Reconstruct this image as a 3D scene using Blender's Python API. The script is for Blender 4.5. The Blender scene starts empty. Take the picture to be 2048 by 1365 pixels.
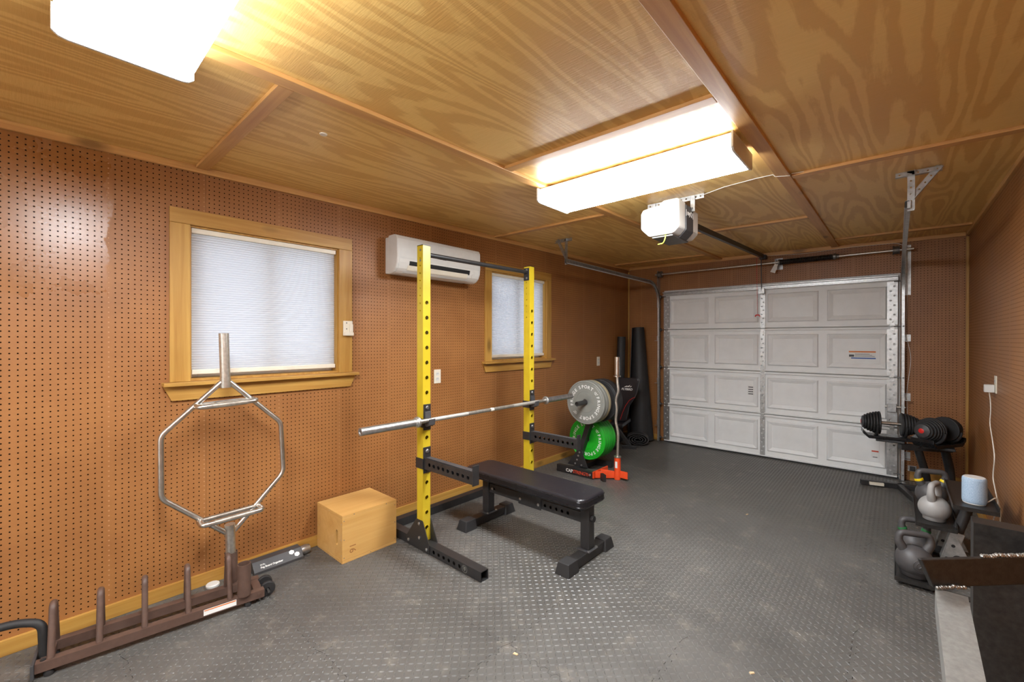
import bpy, bmesh, math, random
from mathutils import Vector, Matrix
random.seed(7)
SC = bpy.context.scene
COL = SC.collection
PI = math.pi
# ------------------------------------------------------------------ camera
cam_d = bpy.data.cameras.new('camera'); cam = bpy.data.objects.new('camera', cam_d); COL.objects.link(cam)
cam_d.sensor_width = 36.0; cam_d.lens = 858.447 / 2048 * 36.0; cam_d.clip_start = 0.02; cam_d.clip_end = 200
_R = Vector((0.7443745, 0.6677615, 0.0011095)); _U = Vector((-0.0027312, 0.0013831, 0.9999953)); _F = Vector((-0.6677568, 0.7443740, -0.0028534))
cam.matrix_world = Matrix(((_R.x, _U.x, -_F.x, 3.00026), (_R.y, _U.y, -_F.y, 0.0), (_R.z, _U.z, -_F.z, 1.4274), (0, 0, 0, 1)))
SC.camera = cam
# ------------------------------------------------------------------ world (overcast daylight outside the windows)
W = bpy.data.worlds.new('world'); SC.world = W; W.use_nodes = True
_bg = W.node_tree.nodes['Background']; _bg.inputs[0].default_value = (0.78, 0.86, 1.0, 1); _bg.inputs[1].default_value = 0.76
# ------------------------------------------------------------------ exposure
SC.view_settings.view_transform = 'Standard'; SC.view_settings.look = 'None'
SC.view_settings.exposure = 0.95; SC.view_settings.gamma = 1.0; SC.view_settings.use_curve_mapping = False
LAMP_STRENGTH = 35.0
# ------------------------------------------------------------------ helpers
INV = {}
class MB:
    def __init__(s): s.v = []; s.f = []; s.sm = []
    def add(s, vs, fs, smooth=False):
        b = len(s.v); s.v += [Vector(p) for p in vs]; s.f += [tuple(i + b for i in f) for f in fs]; s.sm += [smooth] * len(fs); return s
    def box(s, a, b):
        x0, y0, z0 = a; x1, y1, z1 = b
        return s.add([(x0,y0,z0),(x1,y0,z0),(x1,y1,z0),(x0,y1,z0),(x0,y0,z1),(x1,y0,z1),(x1,y1,z1),(x0,y1,z1)],
                     [(0,3,2,1),(4,5,6,7),(0,1,5,4),(1,2,6,5),(2,3,7,6),(3,0,4,7)])
    def hexa(s, bot, top):
        n = len(bot)
        return s.add(list(bot) + list(top), [tuple(reversed(range(n))), tuple(range(n, 2*n))] + [(i, (i+1) % n, n + (i+1) % n, n + i) for i in range(n)])
    def bar(s, p, q, w, h, up=(0, 0, 1)):
        p, q = Vector(p), Vector(q); d = (q - p).normalized(); u = Vector(up); r = d.cross(u).normalized(); u = r.cross(d).normalized()
        a = [p + r*(sx*w/2) + u*(sz*h/2) for sx, sz in ((-1,-1),(1,-1),(1,1),(-1,1))]; b = [x + (q - p) for x in a]
        return s.hexa(a, b)
    def prism(s, poly, o, ex, ey, en, d):
        o, ex, ey, en = Vector(o), Vector(ex), Vector(ey), Vector(en)
        a = [o + ex*x + ey*y for x, y in poly]; return s.hexa(a, [p + en*d for p in a])
    def tube(s, pts, r, n=12, closed=False, caps=True, smooth=True):
        P = [Vector(p) for p in pts]; N = len(P); rr = r if isinstance(r, (list, tuple)) else [r]*N
        def tan(i):
            a = P[(i-1) % N] if (closed or i > 0) else P[i]; b = P[(i+1) % N] if (closed or i < N-1) else P[i]
            return (b - a).normalized()
        t = tan(0); u = t.orthogonal().normalized(); vs = []
        for i in range(N):
            t2 = tan(i); u = (u - t2*u.dot(t2))
            if u.length < 1e-6: u = t2.orthogonal()
            u.normalize(); w = t2.cross(u)
            for k in range(n):
                a = 2*PI*k/n; vs.append(P[i] + (u*math.cos(a) + w*math.sin(a))*rr[i])
        fs = []
        for i in range(N if closed else N-1):
            j = (i+1) % N
            for k in range(n): fs.append((i*n+k, i*n+(k+1) % n, j*n+(k+1) % n, j*n+k))
        s.add(vs, fs, smooth)
        if caps and not closed:
            b = len(s.v) - len(vs)
            s.f += [tuple(b+k for k in reversed(range(n))), tuple(b+(N-1)*n+k for k in range(n))]; s.sm += [False, False]
        return s
    def cyl(s, p, q, r, n=20, r2=None): return s.tube([p, q], [r, r if r2 is None else r2], n)
    def lathe(s, prof, o, ax=(0, 0, 1), n=28, smooth=True):
        o, ax = Vector(o), Vector(ax).normalized(); u = ax.orthogonal().normalized(); w = ax.cross(u); vs = []
        for r, h in prof:
            for k in range(n):
                a = 2*PI*k/n; vs.append(o + ax*h + (u*math.cos(a) + w*math.sin(a))*max(r, 1e-5))
        fs = [(i*n+k, i*n+(k+1) % n, (i+1)*n+(k+1) % n, (i+1)*n+k) for i in range(len(prof)-1) for k in range(n)]
        return s.add(vs, fs, smooth)
    def disc(s, o, ax, r, n=20):
        o, ax = Vector(o), Vector(ax).normalized(); u = ax.orthogonal().normalized(); w = ax.cross(u)
        return s.add([o + (u*math.cos(2*PI*k/n) + w*math.sin(2*PI*k/n))*r for k in range(n)], [tuple(range(n))])
    def holed(s, o, eu, ev, L, Wd, holes, depth=0.004, n=16):
        """rectangle o + eu*[0,L] + ev*[0,Wd] pierced by round holes (s, t, r); short walls run inwards (-normal)"""
        o, eu, ev = Vector(o), Vector(eu).normalized(), Vector(ev).normalized(); nn = eu.cross(ev)
        P = lambda a, b, c=0.0: o + eu*a + ev*b - nn*c
        hs = sorted(holes); cur = 0.0
        for i, (hs_, ht, r) in enumerate(hs):
            lo = max(cur, hs_ - r*1.7) if i == 0 or True else cur
            if i > 0: lo = max(cur, hs_ - r*1.7)
            hi = hs_ + r*1.7
            if i+1 < len(hs): hi = min(hi, (hs_ + hs[i+1][0])/2)
            hi = min(hi, L)
            if lo - cur > 1e-6: s.add([P(cur,0), P(lo,0), P(lo,Wd), P(cur,Wd)], [(0,1,2,3)])
            angs = sorted([2*PI*k/n for k in range(n)] + [math.atan2(b-ht, a-hs_) % (2*PI) for a, b in ((lo,0),(hi,0),(hi,Wd),(lo,Wd))])
            inn, out, bk = [], [], []
            for a in angs:
                c, d = math.cos(a), math.sin(a); ts = []
                if c > 1e-9: ts.append((hi-hs_)/c)
                if c < -1e-9: ts.append((lo-hs_)/c)
                if d > 1e-9: ts.append((Wd-ht)/d)
                if d < -1e-9: ts.append((0-ht)/d)
                t = min(ts); inn.append(P(hs_+c*r, ht+d*r)); out.append(P(hs_+c*t, ht+d*t)); bk.append(P(hs_+c*r, ht+d*r, depth))
            m = len(angs)
            s.add(inn+out+bk, [(k, m+k, m+(k+1) % m, (k+1) % m) for k in range(m)] + [(2*m+k, k, (k+1) % m, 2*m+(k+1) % m) for k in range(m)])
            cur = hi
        if L - cur > 1e-6: s.add([P(cur,0), P(L,0), P(L,Wd), P(cur,Wd)], [(0,1,2,3)])
        return s
    def sqtube(s, p, q, w, h, up, holes_r=(), holes_u=(), wall=0.004, open_ends=True):
        """square tube p->q; holes_r = list of (s,r) through both side faces, holes_u through top and bottom"""
        p, q = Vector(p), Vector(q); d = (q-p).normalized(); L = (q-p).length; u = Vector(up); r = d.cross(u).normalized(); u = r.cross(d).normalized()
        hr = [(a, h/2, b) for a, b in holes_r]; hu = [(a, w/2, b) for a, b in holes_u]
        s.holed(p + r*(w/2) - u*(h/2), d, u, L, h, [(a, b, c) for a, b, c in hr])           # +r : d x u = r
        s.holed(p - r*(w/2) + u*(h/2), d, -u, L, h, hr)
        s.holed(p + u*(h/2) + r*(w/2), d, -r, L, w, hu)
        s.holed(p - u*(h/2) - r*(w/2), d, r, L, w, hu)
        if not open_ends:
            for c, rev in ((p, 1), (q, 0)):
                s.add([c + r*(sx*w/2) + u*(sz*h/2) for sx, sz in ((-1,-1),(1,-1),(1,1),(-1,1))], [(0,1,2,3) if not rev else (3,2,1,0)])
        else:
            iw, ih = w/2-wall, h/2-wall
            for c, dd in ((p, 1), (q, -1)):
                o4 = [c + r*(sx*w/2) + u*(sz*h/2) for sx, sz in ((-1,-1),(1,-1),(1,1),(-1,1))]
                i4 = [c + r*(sx*iw) + u*(sz*ih) for sx, sz in ((-1,-1),(1,-1),(1,1),(-1,1))]
                b4 = [x + d*dd*min(0.08, L/2) for x in i4]
                s.add(o4+i4+b4, [(k, (k+1) % 4, 4+(k+1) % 4, 4+k) for k in range(4)] + [(4+k, 4+(k+1) % 4, 8+(k+1) % 4, 8+k) for k in range(4)] + [(8,9,10,11)])
        return s
    def build(s, name, mat, parent=None, world=True, bevel=0, sharp=35, seg=2):
        me = bpy.data.meshes.new(name); vs = s.v
        if parent is not None and world:
            M = INV[parent.name]; vs = [M @ p for p in vs]
        me.from_pydata([tuple(p) for p in vs], [], s.f); me.polygons.foreach_set('use_smooth', s.sm)
        if any(s.sm): me.set_sharp_from_angle(angle=math.radians(sharp))
        me.materials.append(mat); me.update()
        return link(name, me, parent, bevel, seg)
def link(name, me, parent=None, bevel=0, seg=2):
    o = bpy.data.objects.new(name, me); COL.objects.link(o)
    if parent is not None: o.parent = parent; INV[o.name] = INV[parent.name]
    else: INV[o.name] = Matrix.Identity(4)
    if bevel:
        m = o.modifiers.new('bevel', 'BEVEL'); m.width = bevel; m.segments = seg; m.limit_method = 'ANGLE'; m.angle_limit = math.radians(40)
    return o
def tag(o, label, cat, group=None):
    o['label'] = label; o['category'] = cat
    if group: o['group'] = group
    return o
def thing(name, label, cat, loc=(0, 0, 0), rotz=0.0, group=None):
    o = bpy.data.objects.new(name, None); COL.objects.link(o); o.location = loc; o.rotation_euler = (0, 0, rotz); o.empty_display_size = 0.1
    INV[o.name] = (Matrix.Translation(loc) @ Matrix.Rotation(rotz, 4, 'Z')).inverted(); return tag(o, label, cat, group)
def struct(o, label=None):
    o['kind'] = 'structure'
    if label: o['label'] = label
    return o
def troot(name, loc, label=None):
    o = bpy.data.objects.new(name, None); COL.objects.link(o); o.location = loc; INV[o.name] = Matrix.Translation(loc).inverted(); return struct(o, label)
def fillet(pts, r, n=5, closed=False):
    P = [Vector(p) for p in pts]; N = len(P); out = []
    for i in range(N):
        if not closed and i in (0, N-1): out.append(P[i]); continue
        a, b, c = P[(i-1) % N], P[i], P[(i+1) % N]; d1, d2 = (a-b), (c-b); k = min(r, d1.length*0.45, d2.length*0.45)
        p, q = b + d1.normalized()*k, b + d2.normalized()*k
        for j in range(n+1):
            t = j/n; out.append(p*(1-t)**2 + b*2*t*(1-t) + q*t*t)
    return out
def text_mb(body, size, o, ex, ey, extrude=0.0006, align='CENTER', bold=0.0, spacing=1.0):
    """flat lettering as real geometry: o = baseline anchor, ex/ey = reading and up directions"""
    cu = bpy.data.curves.new('lettering', 'FONT'); cu.body = body; cu.size = size; cu.align_x = align; cu.extrude = extrude; cu.offset = bold; cu.space_character = spacing
    cu.resolution_u = 3
    ob = bpy.data.objects.new('lettering', cu); COL.objects.link(ob); dg = bpy.context.evaluated_depsgraph_get(); dg.update()
    me = bpy.data.meshes.new_from_object(ob.evaluated_get(dg)); o, ex, ey = Vector(o), Vector(ex).normalized(), Vector(ey).normalized(); en = ex.cross(ey)
    mb = MB().add([o + ex*v.co.x + ey*v.co.y + en*v.co.z for v in me.vertices], [tuple(p.vertices) for p in me.polygons])
    bpy.data.objects.remove(ob); bpy.data.curves.remove(cu); bpy.data.meshes.remove(me); return mb
def copy_tree(o, loc=None, rotz=None, parent=None):
    c = o.copy(); COL.objects.link(c); c.parent = parent
    if loc is not None: c.location = loc
    if rotz is not None: c.rotation_euler = (0, 0, rotz)
    for ch in list(o.children): copy_tree(ch, None, None, c)
    return c
def zc(x, y): return 2.415 + 0.0151*y - 0.011*x      # ceiling plane
# ------------------------------------------------------------------ materials
class NT:
    def __init__(s, name):
        s.m = bpy.data.materials.new(name); s.m.use_nodes = True; s.t = s.m.node_tree; s.b = s.t.nodes['Principled BSDF']; s.out = s.t.nodes['Material Output']
    def n(s, typ, **kw):
        nd = s.t.nodes.new(typ)
        for k, v in kw.items():
            if k.startswith('i_'): nd.inputs[int(k[2:])].default_value = v
            else: setattr(nd, k, v)
        return nd
    def l(s, a, b): s.t.links.new(a, b)
    def math(s, op, a, b=None, c=None):
        nd = s.n('ShaderNodeMath', operation=op)
        for i, x in enumerate((a, b, c)):
            if x is None: continue
            if isinstance(x, (int, float)): nd.inputs[i].default_value = x
            else: s.l(x, nd.inputs[i])
        return nd.outputs[0]
    def coords(s, kind='Object'): return s.n('ShaderNodeTexCoord').outputs[kind]
    def mapping(s, vec, scale=(1,1,1), loc=(0,0,0), rot=(0,0,0)):
        nd = s.n('ShaderNodeMapping'); nd.inputs['Scale'].default_value = scale; nd.inputs['Location'].default_value = loc; nd.inputs['Rotation'].default_value = rot; s.l(vec, nd.inputs[0]); return nd.outputs[0]
    def noise(s, vec, scale, detail=4, rough=0.55, dist=0.0):
        nd = s.n('ShaderNodeTexNoise'); nd.inputs['Scale'].default_value = scale; nd.inputs['Detail'].default_value = detail; nd.inputs['Roughness'].default_value = rough; nd.inputs['Distortion'].default_value = dist; s.l(vec, nd.inputs['Vector']); return nd.outputs['Fac']
    def ramp(s, fac, stops):
        nd = s.n('ShaderNodeValToRGB'); e = nd.color_ramp.elements
        while len(e) < len(stops): e.new(0.5)
        for i, (p, c) in enumerate(stops): e[i].position = p; e[i].color = (*c, 1) if len(c) == 3 else c
        s.l(fac, nd.inputs[0]); return nd.outputs[0]
    def mix(s, fac, a, b, typ='MIX'):
        nd = s.n('ShaderNodeMix', data_type='RGBA', blend_type=typ)
        for sock, x in ((nd.inputs[0], fac), (nd.inputs[6], a), (nd.inputs[7], b)):
            if isinstance(x, (int, float)): sock.default_value = x
            elif isinstance(x, tuple): sock.default_value = (*x, 1) if len(x) == 3 else x
            else: s.l(x, sock)
        return nd.outputs[2]
    def bump(s, h, strength=0.3, dist=0.002):
        nd = s.n('ShaderNodeBump'); nd.inputs['Strength'].default_value = strength; nd.inputs['Distance'].default_value = dist; s.l(h, nd.inputs['Height']); s.l(nd.outputs[0], s.b.inputs['Normal'])
    def base(s, x):
        if isinstance(x, tuple): s.b.inputs['Base Color'].default_value = (*x, 1)
        else: s.l(x, s.b.inputs['Base Color'])
    def set(s, rough=None, metal=None, spec=None, coat=None, coat_r=None):
        for k, v in (('Roughness', rough), ('Metallic', metal), ('Specular IOR Level', spec), ('Coat Weight', coat), ('Coat Roughness', coat_r)):
            if v is None: continue
            if isinstance(v, (int, float)): s.b.inputs[k].default_value = v
            else: s.l(v, s.b.inputs[k])
def srgb(r, g, b): return tuple(((c/255)/12.92 if c/255 <= 0.04045 else ((c/255+0.055)/1.055)**2.4) for c in (r, g, b))
def plain(name, col, rough=0.5, metal=0.0, var=0.12, scale=18, bump=0.0, bscale=300, coat=None):
    t = NT(name); co = t.coords(); nz = t.noise(co, scale, 5)
    lo = tuple(c*(1-var) for c in col); hi = tuple(min(1, c*(1+var)) for c in col)
    t.base(t.ramp(nz, [(0.3, lo), (0.7, hi)])); t.set(rough=t.math('ADD', t.math('MULTIPLY', nz, 0.12), rough-0.06), metal=metal, coat=coat)
    if bump: t.bump(t.noise(co, bscale, 2), bump, 0.001)
    return t.m
def wood(name, light, dark, axis=0, scale=1.0, rough=0.45, knots=True, contrast=1.0):
    """sawn softwood, grain running along axis"""
    t = NT(name); oi = t.n('ShaderNodeObjectInfo'); co = t.coords(); sc = [28*scale]*3; sc[axis] = 1.1*scale
    off = t.n('ShaderNodeVectorMath', operation='ADD'); cmb = t.n('ShaderNodeCombineXYZ'); rnd = t.math('MULTIPLY', oi.outputs['Random'], 17.0)
    for i in range(3): t.l(rnd, cmb.inputs[i])
    t.l(co, off.inputs[0]); t.l(cmb.outputs[0], off.inputs[1]); v = off.outputs[0]
    g = t.noise(t.mapping(v, tuple(sc)), 1.0, 6, 0.6, 0.6); g2 = t.noise(t.mapping(v, tuple(x*4 for x in sc)), 1.0, 3)
    c = t.ramp(g, [(0.30, dark), (0.52, tuple((a+b)/2 for a, b in zip(light, dark))), (0.72, light)])
    c = t.mix(t.math('MULTIPLY', g2, 0.25*contrast), c, dark)
    if knots:
        k = [5.5*scale]*3; k[axis] = 2.2*scale; vo = t.n('ShaderNodeTexVoronoi'); vo.inputs['Scale'].default_value = 1.0; t.l(t.mapping(v, tuple(k)), vo.inputs['Vector'])
        kn = t.ramp(vo.outputs['Distance'], [(0.07, (1,1,1)), (0.20, (0,0,0))]); c = t.mix(t.math('MULTIPLY', kn, 0.75), c, tuple(x*0.35 for x in dark))
    t.base(c); t.set(rough=rough); t.bump(g, 0.15, 0.002); return t.m
def plywood(name, light, dark):
    """rotary-cut softwood plywood: contour figure along Y, varnished"""
    t = NT(name); oi = t.n('ShaderNodeObjectInfo'); co = t.coords(); off = t.n('ShaderNodeVectorMath', operation='ADD'); cmb = t.n('ShaderNodeCombineXYZ')
    t.l(t.math('MULTIPLY', oi.outputs['Random'], 37.0), cmb.inputs[0]); t.l(t.math('MULTIPLY', oi.outputs['Random'], 91.0), cmb.inputs[1]); t.l(co, off.inputs[0]); t.l(cmb.outputs[0], off.inputs[1]); v = off.outputs[0]
    field = t.noise(t.mapping(v, (3.0, 0.30, 1)), 1.0, 2.0, 0.42, 0.25); fine = t.noise(t.mapping(v, (30, 6, 1)), 1.0, 4, 0.6)
    ph = t.math('ADD', t.math('MULTIPLY', field, 120.0), t.math('MULTIPLY', fine, 3.4))
    bands = t.math('MULTIPLY_ADD', t.math('SINE', ph), 0.5, 0.5)
    fib = t.noise(t.mapping(v, (14, 220, 1)), 1.0, 3, 0.6); fib2 = t.noise(t.mapping(v, (260, 9, 1)), 1.0, 3, 0.6)
    big = t.noise(v, 1.3, 3)
    mask = t.ramp(t.math('ADD', bands, t.math('MULTIPLY_ADD', fib2, 0.5, -0.25)), [(0.30, (0,0,0)), (0.66, (1,1,1))])
    c = t.mix(mask, light, dark); c = t.mix(t.math('MULTIPLY', fib, 0.30), c, tuple(x*0.6 for x in dark)); c = t.mix(t.math('MULTIPLY', big, 0.35), c, tuple(x*0.8 for x in light))
    t.base(c); t.set(rough=t.math('MULTIPLY_ADD', fib, 0.22, 0.30), spec=0.45)
    t.bump(t.math('ADD', t.math('MULTIPLY', fib, 0.7), t.math('MULTIPLY', bands, 0.3)), 0.35, 0.003); return t.m
def pegboard(name, ax, u0, z0, gloss=False):
    """brown tempered hardboard with 6 mm holes on a one-inch grid; ax = horizontal wall axis"""
    t = NT(name); co = t.coords(); sp = t.n('ShaderNodeSeparateXYZ'); t.l(co, sp.inputs[0]); u = sp.outputs[ax]; z = sp.outputs[2]
    a0 = t.math('DIVIDE', t.math('SUBTRACT', u, u0), 0.0254); b0 = t.math('DIVIDE', t.math('SUBTRACT', z, z0), 0.0254)
    ka = t.math('ROUND', a0); fa = t.math('SUBTRACT', a0, ka); fb = t.math('SUBTRACT', b0, t.math('ROUND', b0))
    d = t.math('SQRT', t.math('ADD', t.math('MULTIPLY', fa, fa), t.math('MULTIPLY', fb, fb)))
    hole = t.math('SUBTRACT', 1.0, t.math('MULTIPLY', t.math('SUBTRACT', d, 0.106), 26.0)); hole.node.use_clamp = True
    stud = t.math('LESS_THAN', t.math('ABSOLUTE', t.math('SUBTRACT', t.math('FLOORED_MODULO', ka, 16.0), 14.0)), 0.4)
    nz = t.noise(co, 3.2, 5, 0.6); fn = t.noise(co, 60, 4, 0.6)
    c = t.ramp(nz, [(0.25, srgb(144, 94, 49)), (0.75, srgb(165, 112, 60))]); c = t.mix(t.math('MULTIPLY', fn, 0.25), c, srgb(110, 66, 40))
    spk = t.ramp(t.noise(co, 130, 2, 0.5), [(0.77, (0,0,0)), (0.80, (1,1,1))]); c = t.mix(t.math('MULTIPLY', spk, 0.6), c, srgb(205, 170, 130))
    hc = t.mix(stud, srgb(16, 6, 3), srgb(186, 142, 104)); c = t.mix(hole, c, hc); t.base(c)  # unlit hole depth painted as dark dots, paler over studs
    r = t.math('MULTIPLY_ADD', nz, 0.15, 0.40)
    if gloss:   # a worn, shiny patch of the board, ragged edge
        sm = t.n('ShaderNodeMapRange'); wob = t.noise(co, 9.0, 4, 0.6); e = t.math('ADD', u, t.math('MULTIPLY', wob, 0.16))
        g = t.math('LESS_THAN', e, 0.335); blot = t.math('LESS_THAN', t.noise(t.mapping(co, (1, 2.2, 1.2)), 3.0, 3, 0.5), 0.66); g = t.math('MULTIPLY', g, blot); g = t.math('MULTIPLY', g, t.math('GREATER_THAN', t.math('ADD', z, t.math('MULTIPLY', wob, 0.3)), 1.80))
        r = t.math('SUBTRACT', r, t.math('MULTIPLY', g, 0.20))
    t.set(rough=t.math('ADD', r, t.math('MULTIPLY', hole, 0.5)), spec=t.math('MULTIPLY_ADD', hole, -0.5, 0.5))
    t.bump(t.math('SUBTRACT', t.math('MULTIPLY', fn, 0.15), t.math('MULTIPLY', hole, 1.0)), 0.5, 0.0015); return t.m
def emit(name, col, s):
    t = NT(name); em = t.n('ShaderNodeEmission'); em.inputs[0].default_value = (*col, 1); em.inputs[1].default_value = s; t.l(em.outputs[0], t.out.inputs[0]); return t.m
m_ply = plywood('ceiling_plywood', srgb(244, 204, 124), srgb(222, 174, 98))
m_bat_y = wood('batten_wood_y', srgb(218, 170, 104), srgb(184, 132, 74), 1); m_bat_x = wood('batten_wood_x', srgb(218, 170, 104), srgb(184, 132, 74), 0)
m_pine_y = wood('pine_y', srgb(196, 155, 78), srgb(160, 112, 45), 1); m_pine_x = wood('pine_x', srgb(196, 155, 78), srgb(160, 112, 45), 0); m_pine_z = wood('pine_z', srgb(196, 155, 78), srgb(160, 112, 45), 2)
m_birch = wood('birch_ply', srgb(212, 170, 104), srgb(192, 144, 76), 1, 0.5, 0.4, False, 0.6); m_birch_edge = wood('birch_edge', srgb(226, 186, 128), srgb(190, 142, 88), 2, 2.0, 0.5, False)
m_pegL = pegboard('pegboard_left', 1, -0.09913, 2.35284, True); m_pegE = pegboard('pegboard_end', 0, 3.1, 2.35284); m_pegR = pegboard('pegboard_right', 1, -0.05, 2.35284)
def foam(name, c):
    t = NT(name); co = t.coords(); oi = t.n('ShaderNodeObjectInfo'); geo = t.n('ShaderNodeNewGeometry'); pos = geo.outputs['Position']
    nz = t.noise(pos, 1.6, 6, 0.65); dust = t.noise(pos, 7.0, 6, 0.7); sp = t.ramp(t.noise(pos, 95, 2, 0.5), [(0.74, (0,0,0)), (0.79, (1,1,1))])
    col = t.ramp(t.math('MULTIPLY_ADD', oi.outputs['Random'], 0.12, nz), [(0.35, tuple(x*0.75 for x in c)), (0.8, tuple(x*1.25 for x in c))])
    col = t.mix(t.ramp(dust, [(0.56, (0,0,0)), (0.78, (0.5,0.5,0.5))]), col, srgb(150, 142, 130)); col = t.mix(t.math('MULTIPLY', sp, 0.5), col, srgb(190, 180, 165))
    t.base(col); t.set(rough=t.math('MULTIPLY_ADD', nz, 0.2, 0.30), spec=0.5); t.bump(t.noise(pos, 500, 2), 0.15, 0.001); return t.m
m_foam = foam('foam_tile_grey', srgb(88, 86, 82)); m_foam2 = foam('foam_tile_dark', srgb(86, 84, 79)); m_slab = plain('concrete_slab', srgb(30, 29, 28), 0.9)
m_white = plain('white_plastic', srgb(206, 205, 200), 0.35, 0, 0.03); m_offwhite = plain('off_white_enamel', srgb(214, 212, 206), 0.4, 0, 0.04)
m_door = plain('door_white', srgb(232, 233, 231), 0.5, 0, 0.04, 6, 0.05, 400)
m_galv = plain('galvanised_steel', srgb(178, 178, 176), 0.38, 0.9, 0.22, 40); m_chrome = plain('chrome_steel', srgb(206, 204, 198), 0.30, 1.0, 0.12, 30); m_steel = plain('satin_steel', srgb(200, 196, 186), 0.36, 0.9, 0.16, 60)
m_dsteel = plain('dull_grey_steel', srgb(120, 118, 115), 0.45, 0.8, 0.15, 30); m_black = plain('black_powder_coat', srgb(42, 41, 41), 0.42, 0, 0.2, 30, 0.15, 600); m_blackg = plain('black_gloss', srgb(24, 24, 26), 0.28, 0, 0.1)
m_rubber = plain('black_rubber', srgb(36, 35, 35), 0.62, 0, 0.2, 20, 0.1, 300); m_dgrey = plain('dark_grey_plastic', srgb(62, 61, 62), 0.5); m_vinyl = plain('black_vinyl', srgb(31, 30, 34), 0.32, 0, 0.15, 25, 0.04, 350)
m_yellow = plain('yellow_paint', srgb(194, 168, 38), 0.34, 0, 0.06, 12); m_brown = plain('brown_powder_coat', srgb(88, 67, 57), 0.5, 0, 0.16, 30, 0.3, 500)
m_greyrub = plain('grey_rubber', srgb(126, 127, 120), 0.5, 0, 0.06); m_tanrub = plain('tan_rubber', srgb(150, 138, 108), 0.55, 0, 0.08); m_green = plain('green_rubber', srgb(28, 168, 36), 0.42, 0, 0.08)
m_orange = plain('orange_paint', srgb(226, 78, 34), 0.4, 0, 0.06); m_red = plain('red_plastic', srgb(206, 40, 34), 0.4); m_print = plain('white_print', srgb(228, 228, 224), 0.6, 0, 0.02); m_ored = plain('red_print', srgb(205, 70, 40), 0.6, 0, 0.03)
m_blue = plain('blue_print', srgb(40, 90, 170), 0.6, 0, 0.03); m_oprint = plain('orange_print', srgb(222, 120, 40), 0.6, 0, 0.03); m_kb = plain('kettlebell_charcoal', srgb(70, 68, 68), 0.5, 0, 0.12, 30, 0.2, 400); m_kbg = plain('kettlebell_grey', srgb(150, 148, 145), 0.42, 0, 0.08, 20)
m_band = plain('yellow_band', srgb(225, 195, 20), 0.4); m_void = plain('dark_void', srgb(18, 17, 17), 0.7); m_cream = plain('cream_plastic', srgb(222, 214, 196), 0.4, 0, 0.03); m_cordw = plain('white_cord', srgb(232, 226, 214), 0.45, 0, 0.03)
m_chip = plain('wood_chip', srgb(205, 180, 140), 0.7); m_rawsteel = plain('worn_black_steel', srgb(54, 52, 50), 0.36, 0.55, 0.3, 60, 0.2, 300); m_weld = plain('weld_bead', srgb(150, 148, 142), 0.35, 0.85, 0.4, 150, 0.5, 200); m_litsteel = plain('lit_steel', srgb(150, 150, 146), 0.42, 0.6, 0.15, 80)  # m_litsteel: light on the black arm's top painted in as pale grey
def fabric_blue():
    t = NT('blue_grey_fabric'); co = t.coords(); n1 = t.noise(t.mapping(co, (260, 260, 900)), 1.0, 3); t.base(t.ramp(n1, [(0.35, srgb(120, 146, 172)), (0.65, srgb(176, 194, 210))])); t.set(rough=0.85); t.bump(n1, 0.4, 0.001); return t.m
m_fabric = fabric_blue()
def shade_mat():
    t = NT('shade_fabric'); tr = t.n('ShaderNodeBsdfTranslucent'); tr.inputs[0].default_value = (0.86, 0.86, 0.88, 1); t.base((0.62, 0.62, 0.62)); t.set(rough=0.8, spec=0.15)
    mx = t.n('ShaderNodeMixShader'); mx.inputs[0].default_value = 0.55; t.l(t.b.outputs[0], mx.inputs[1]); t.l(tr.outputs[0], mx.inputs[2]); t.l(mx.outputs[0], t.out.inputs[0]); return t.m
m_shade = shade_mat()
def glass_mat():
    t = NT('window_glass'); tr = t.n('ShaderNodeBsdfTransparent'); gl = t.n('ShaderNodeBsdfGlossy'); gl.inputs['Roughness'].default_value = 0.02; mx = t.n('ShaderNodeMixShader'); mx.inputs[0].default_value = 0.08
    t.l(tr.outputs[0], mx.inputs[1]); t.l(gl.outputs[0], mx.inputs[2]); t.l(mx.outputs[0], t.out.inputs[0]); return t.m
m_glass = glass_mat()
m_lens = emit('lamp_lens_glow', (0.95, 0.99, 1.04), LAMP_STRENGTH)
m_lens_side = emit('lamp_lens_side_glow', (0.95, 0.99, 1.04), LAMP_STRENGTH*0.36)
# ================================================================== THE ROOM
RW, YE, YB = 3.51, 5.965, -2.6          # right wall x, end wall y, back wall y
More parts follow.
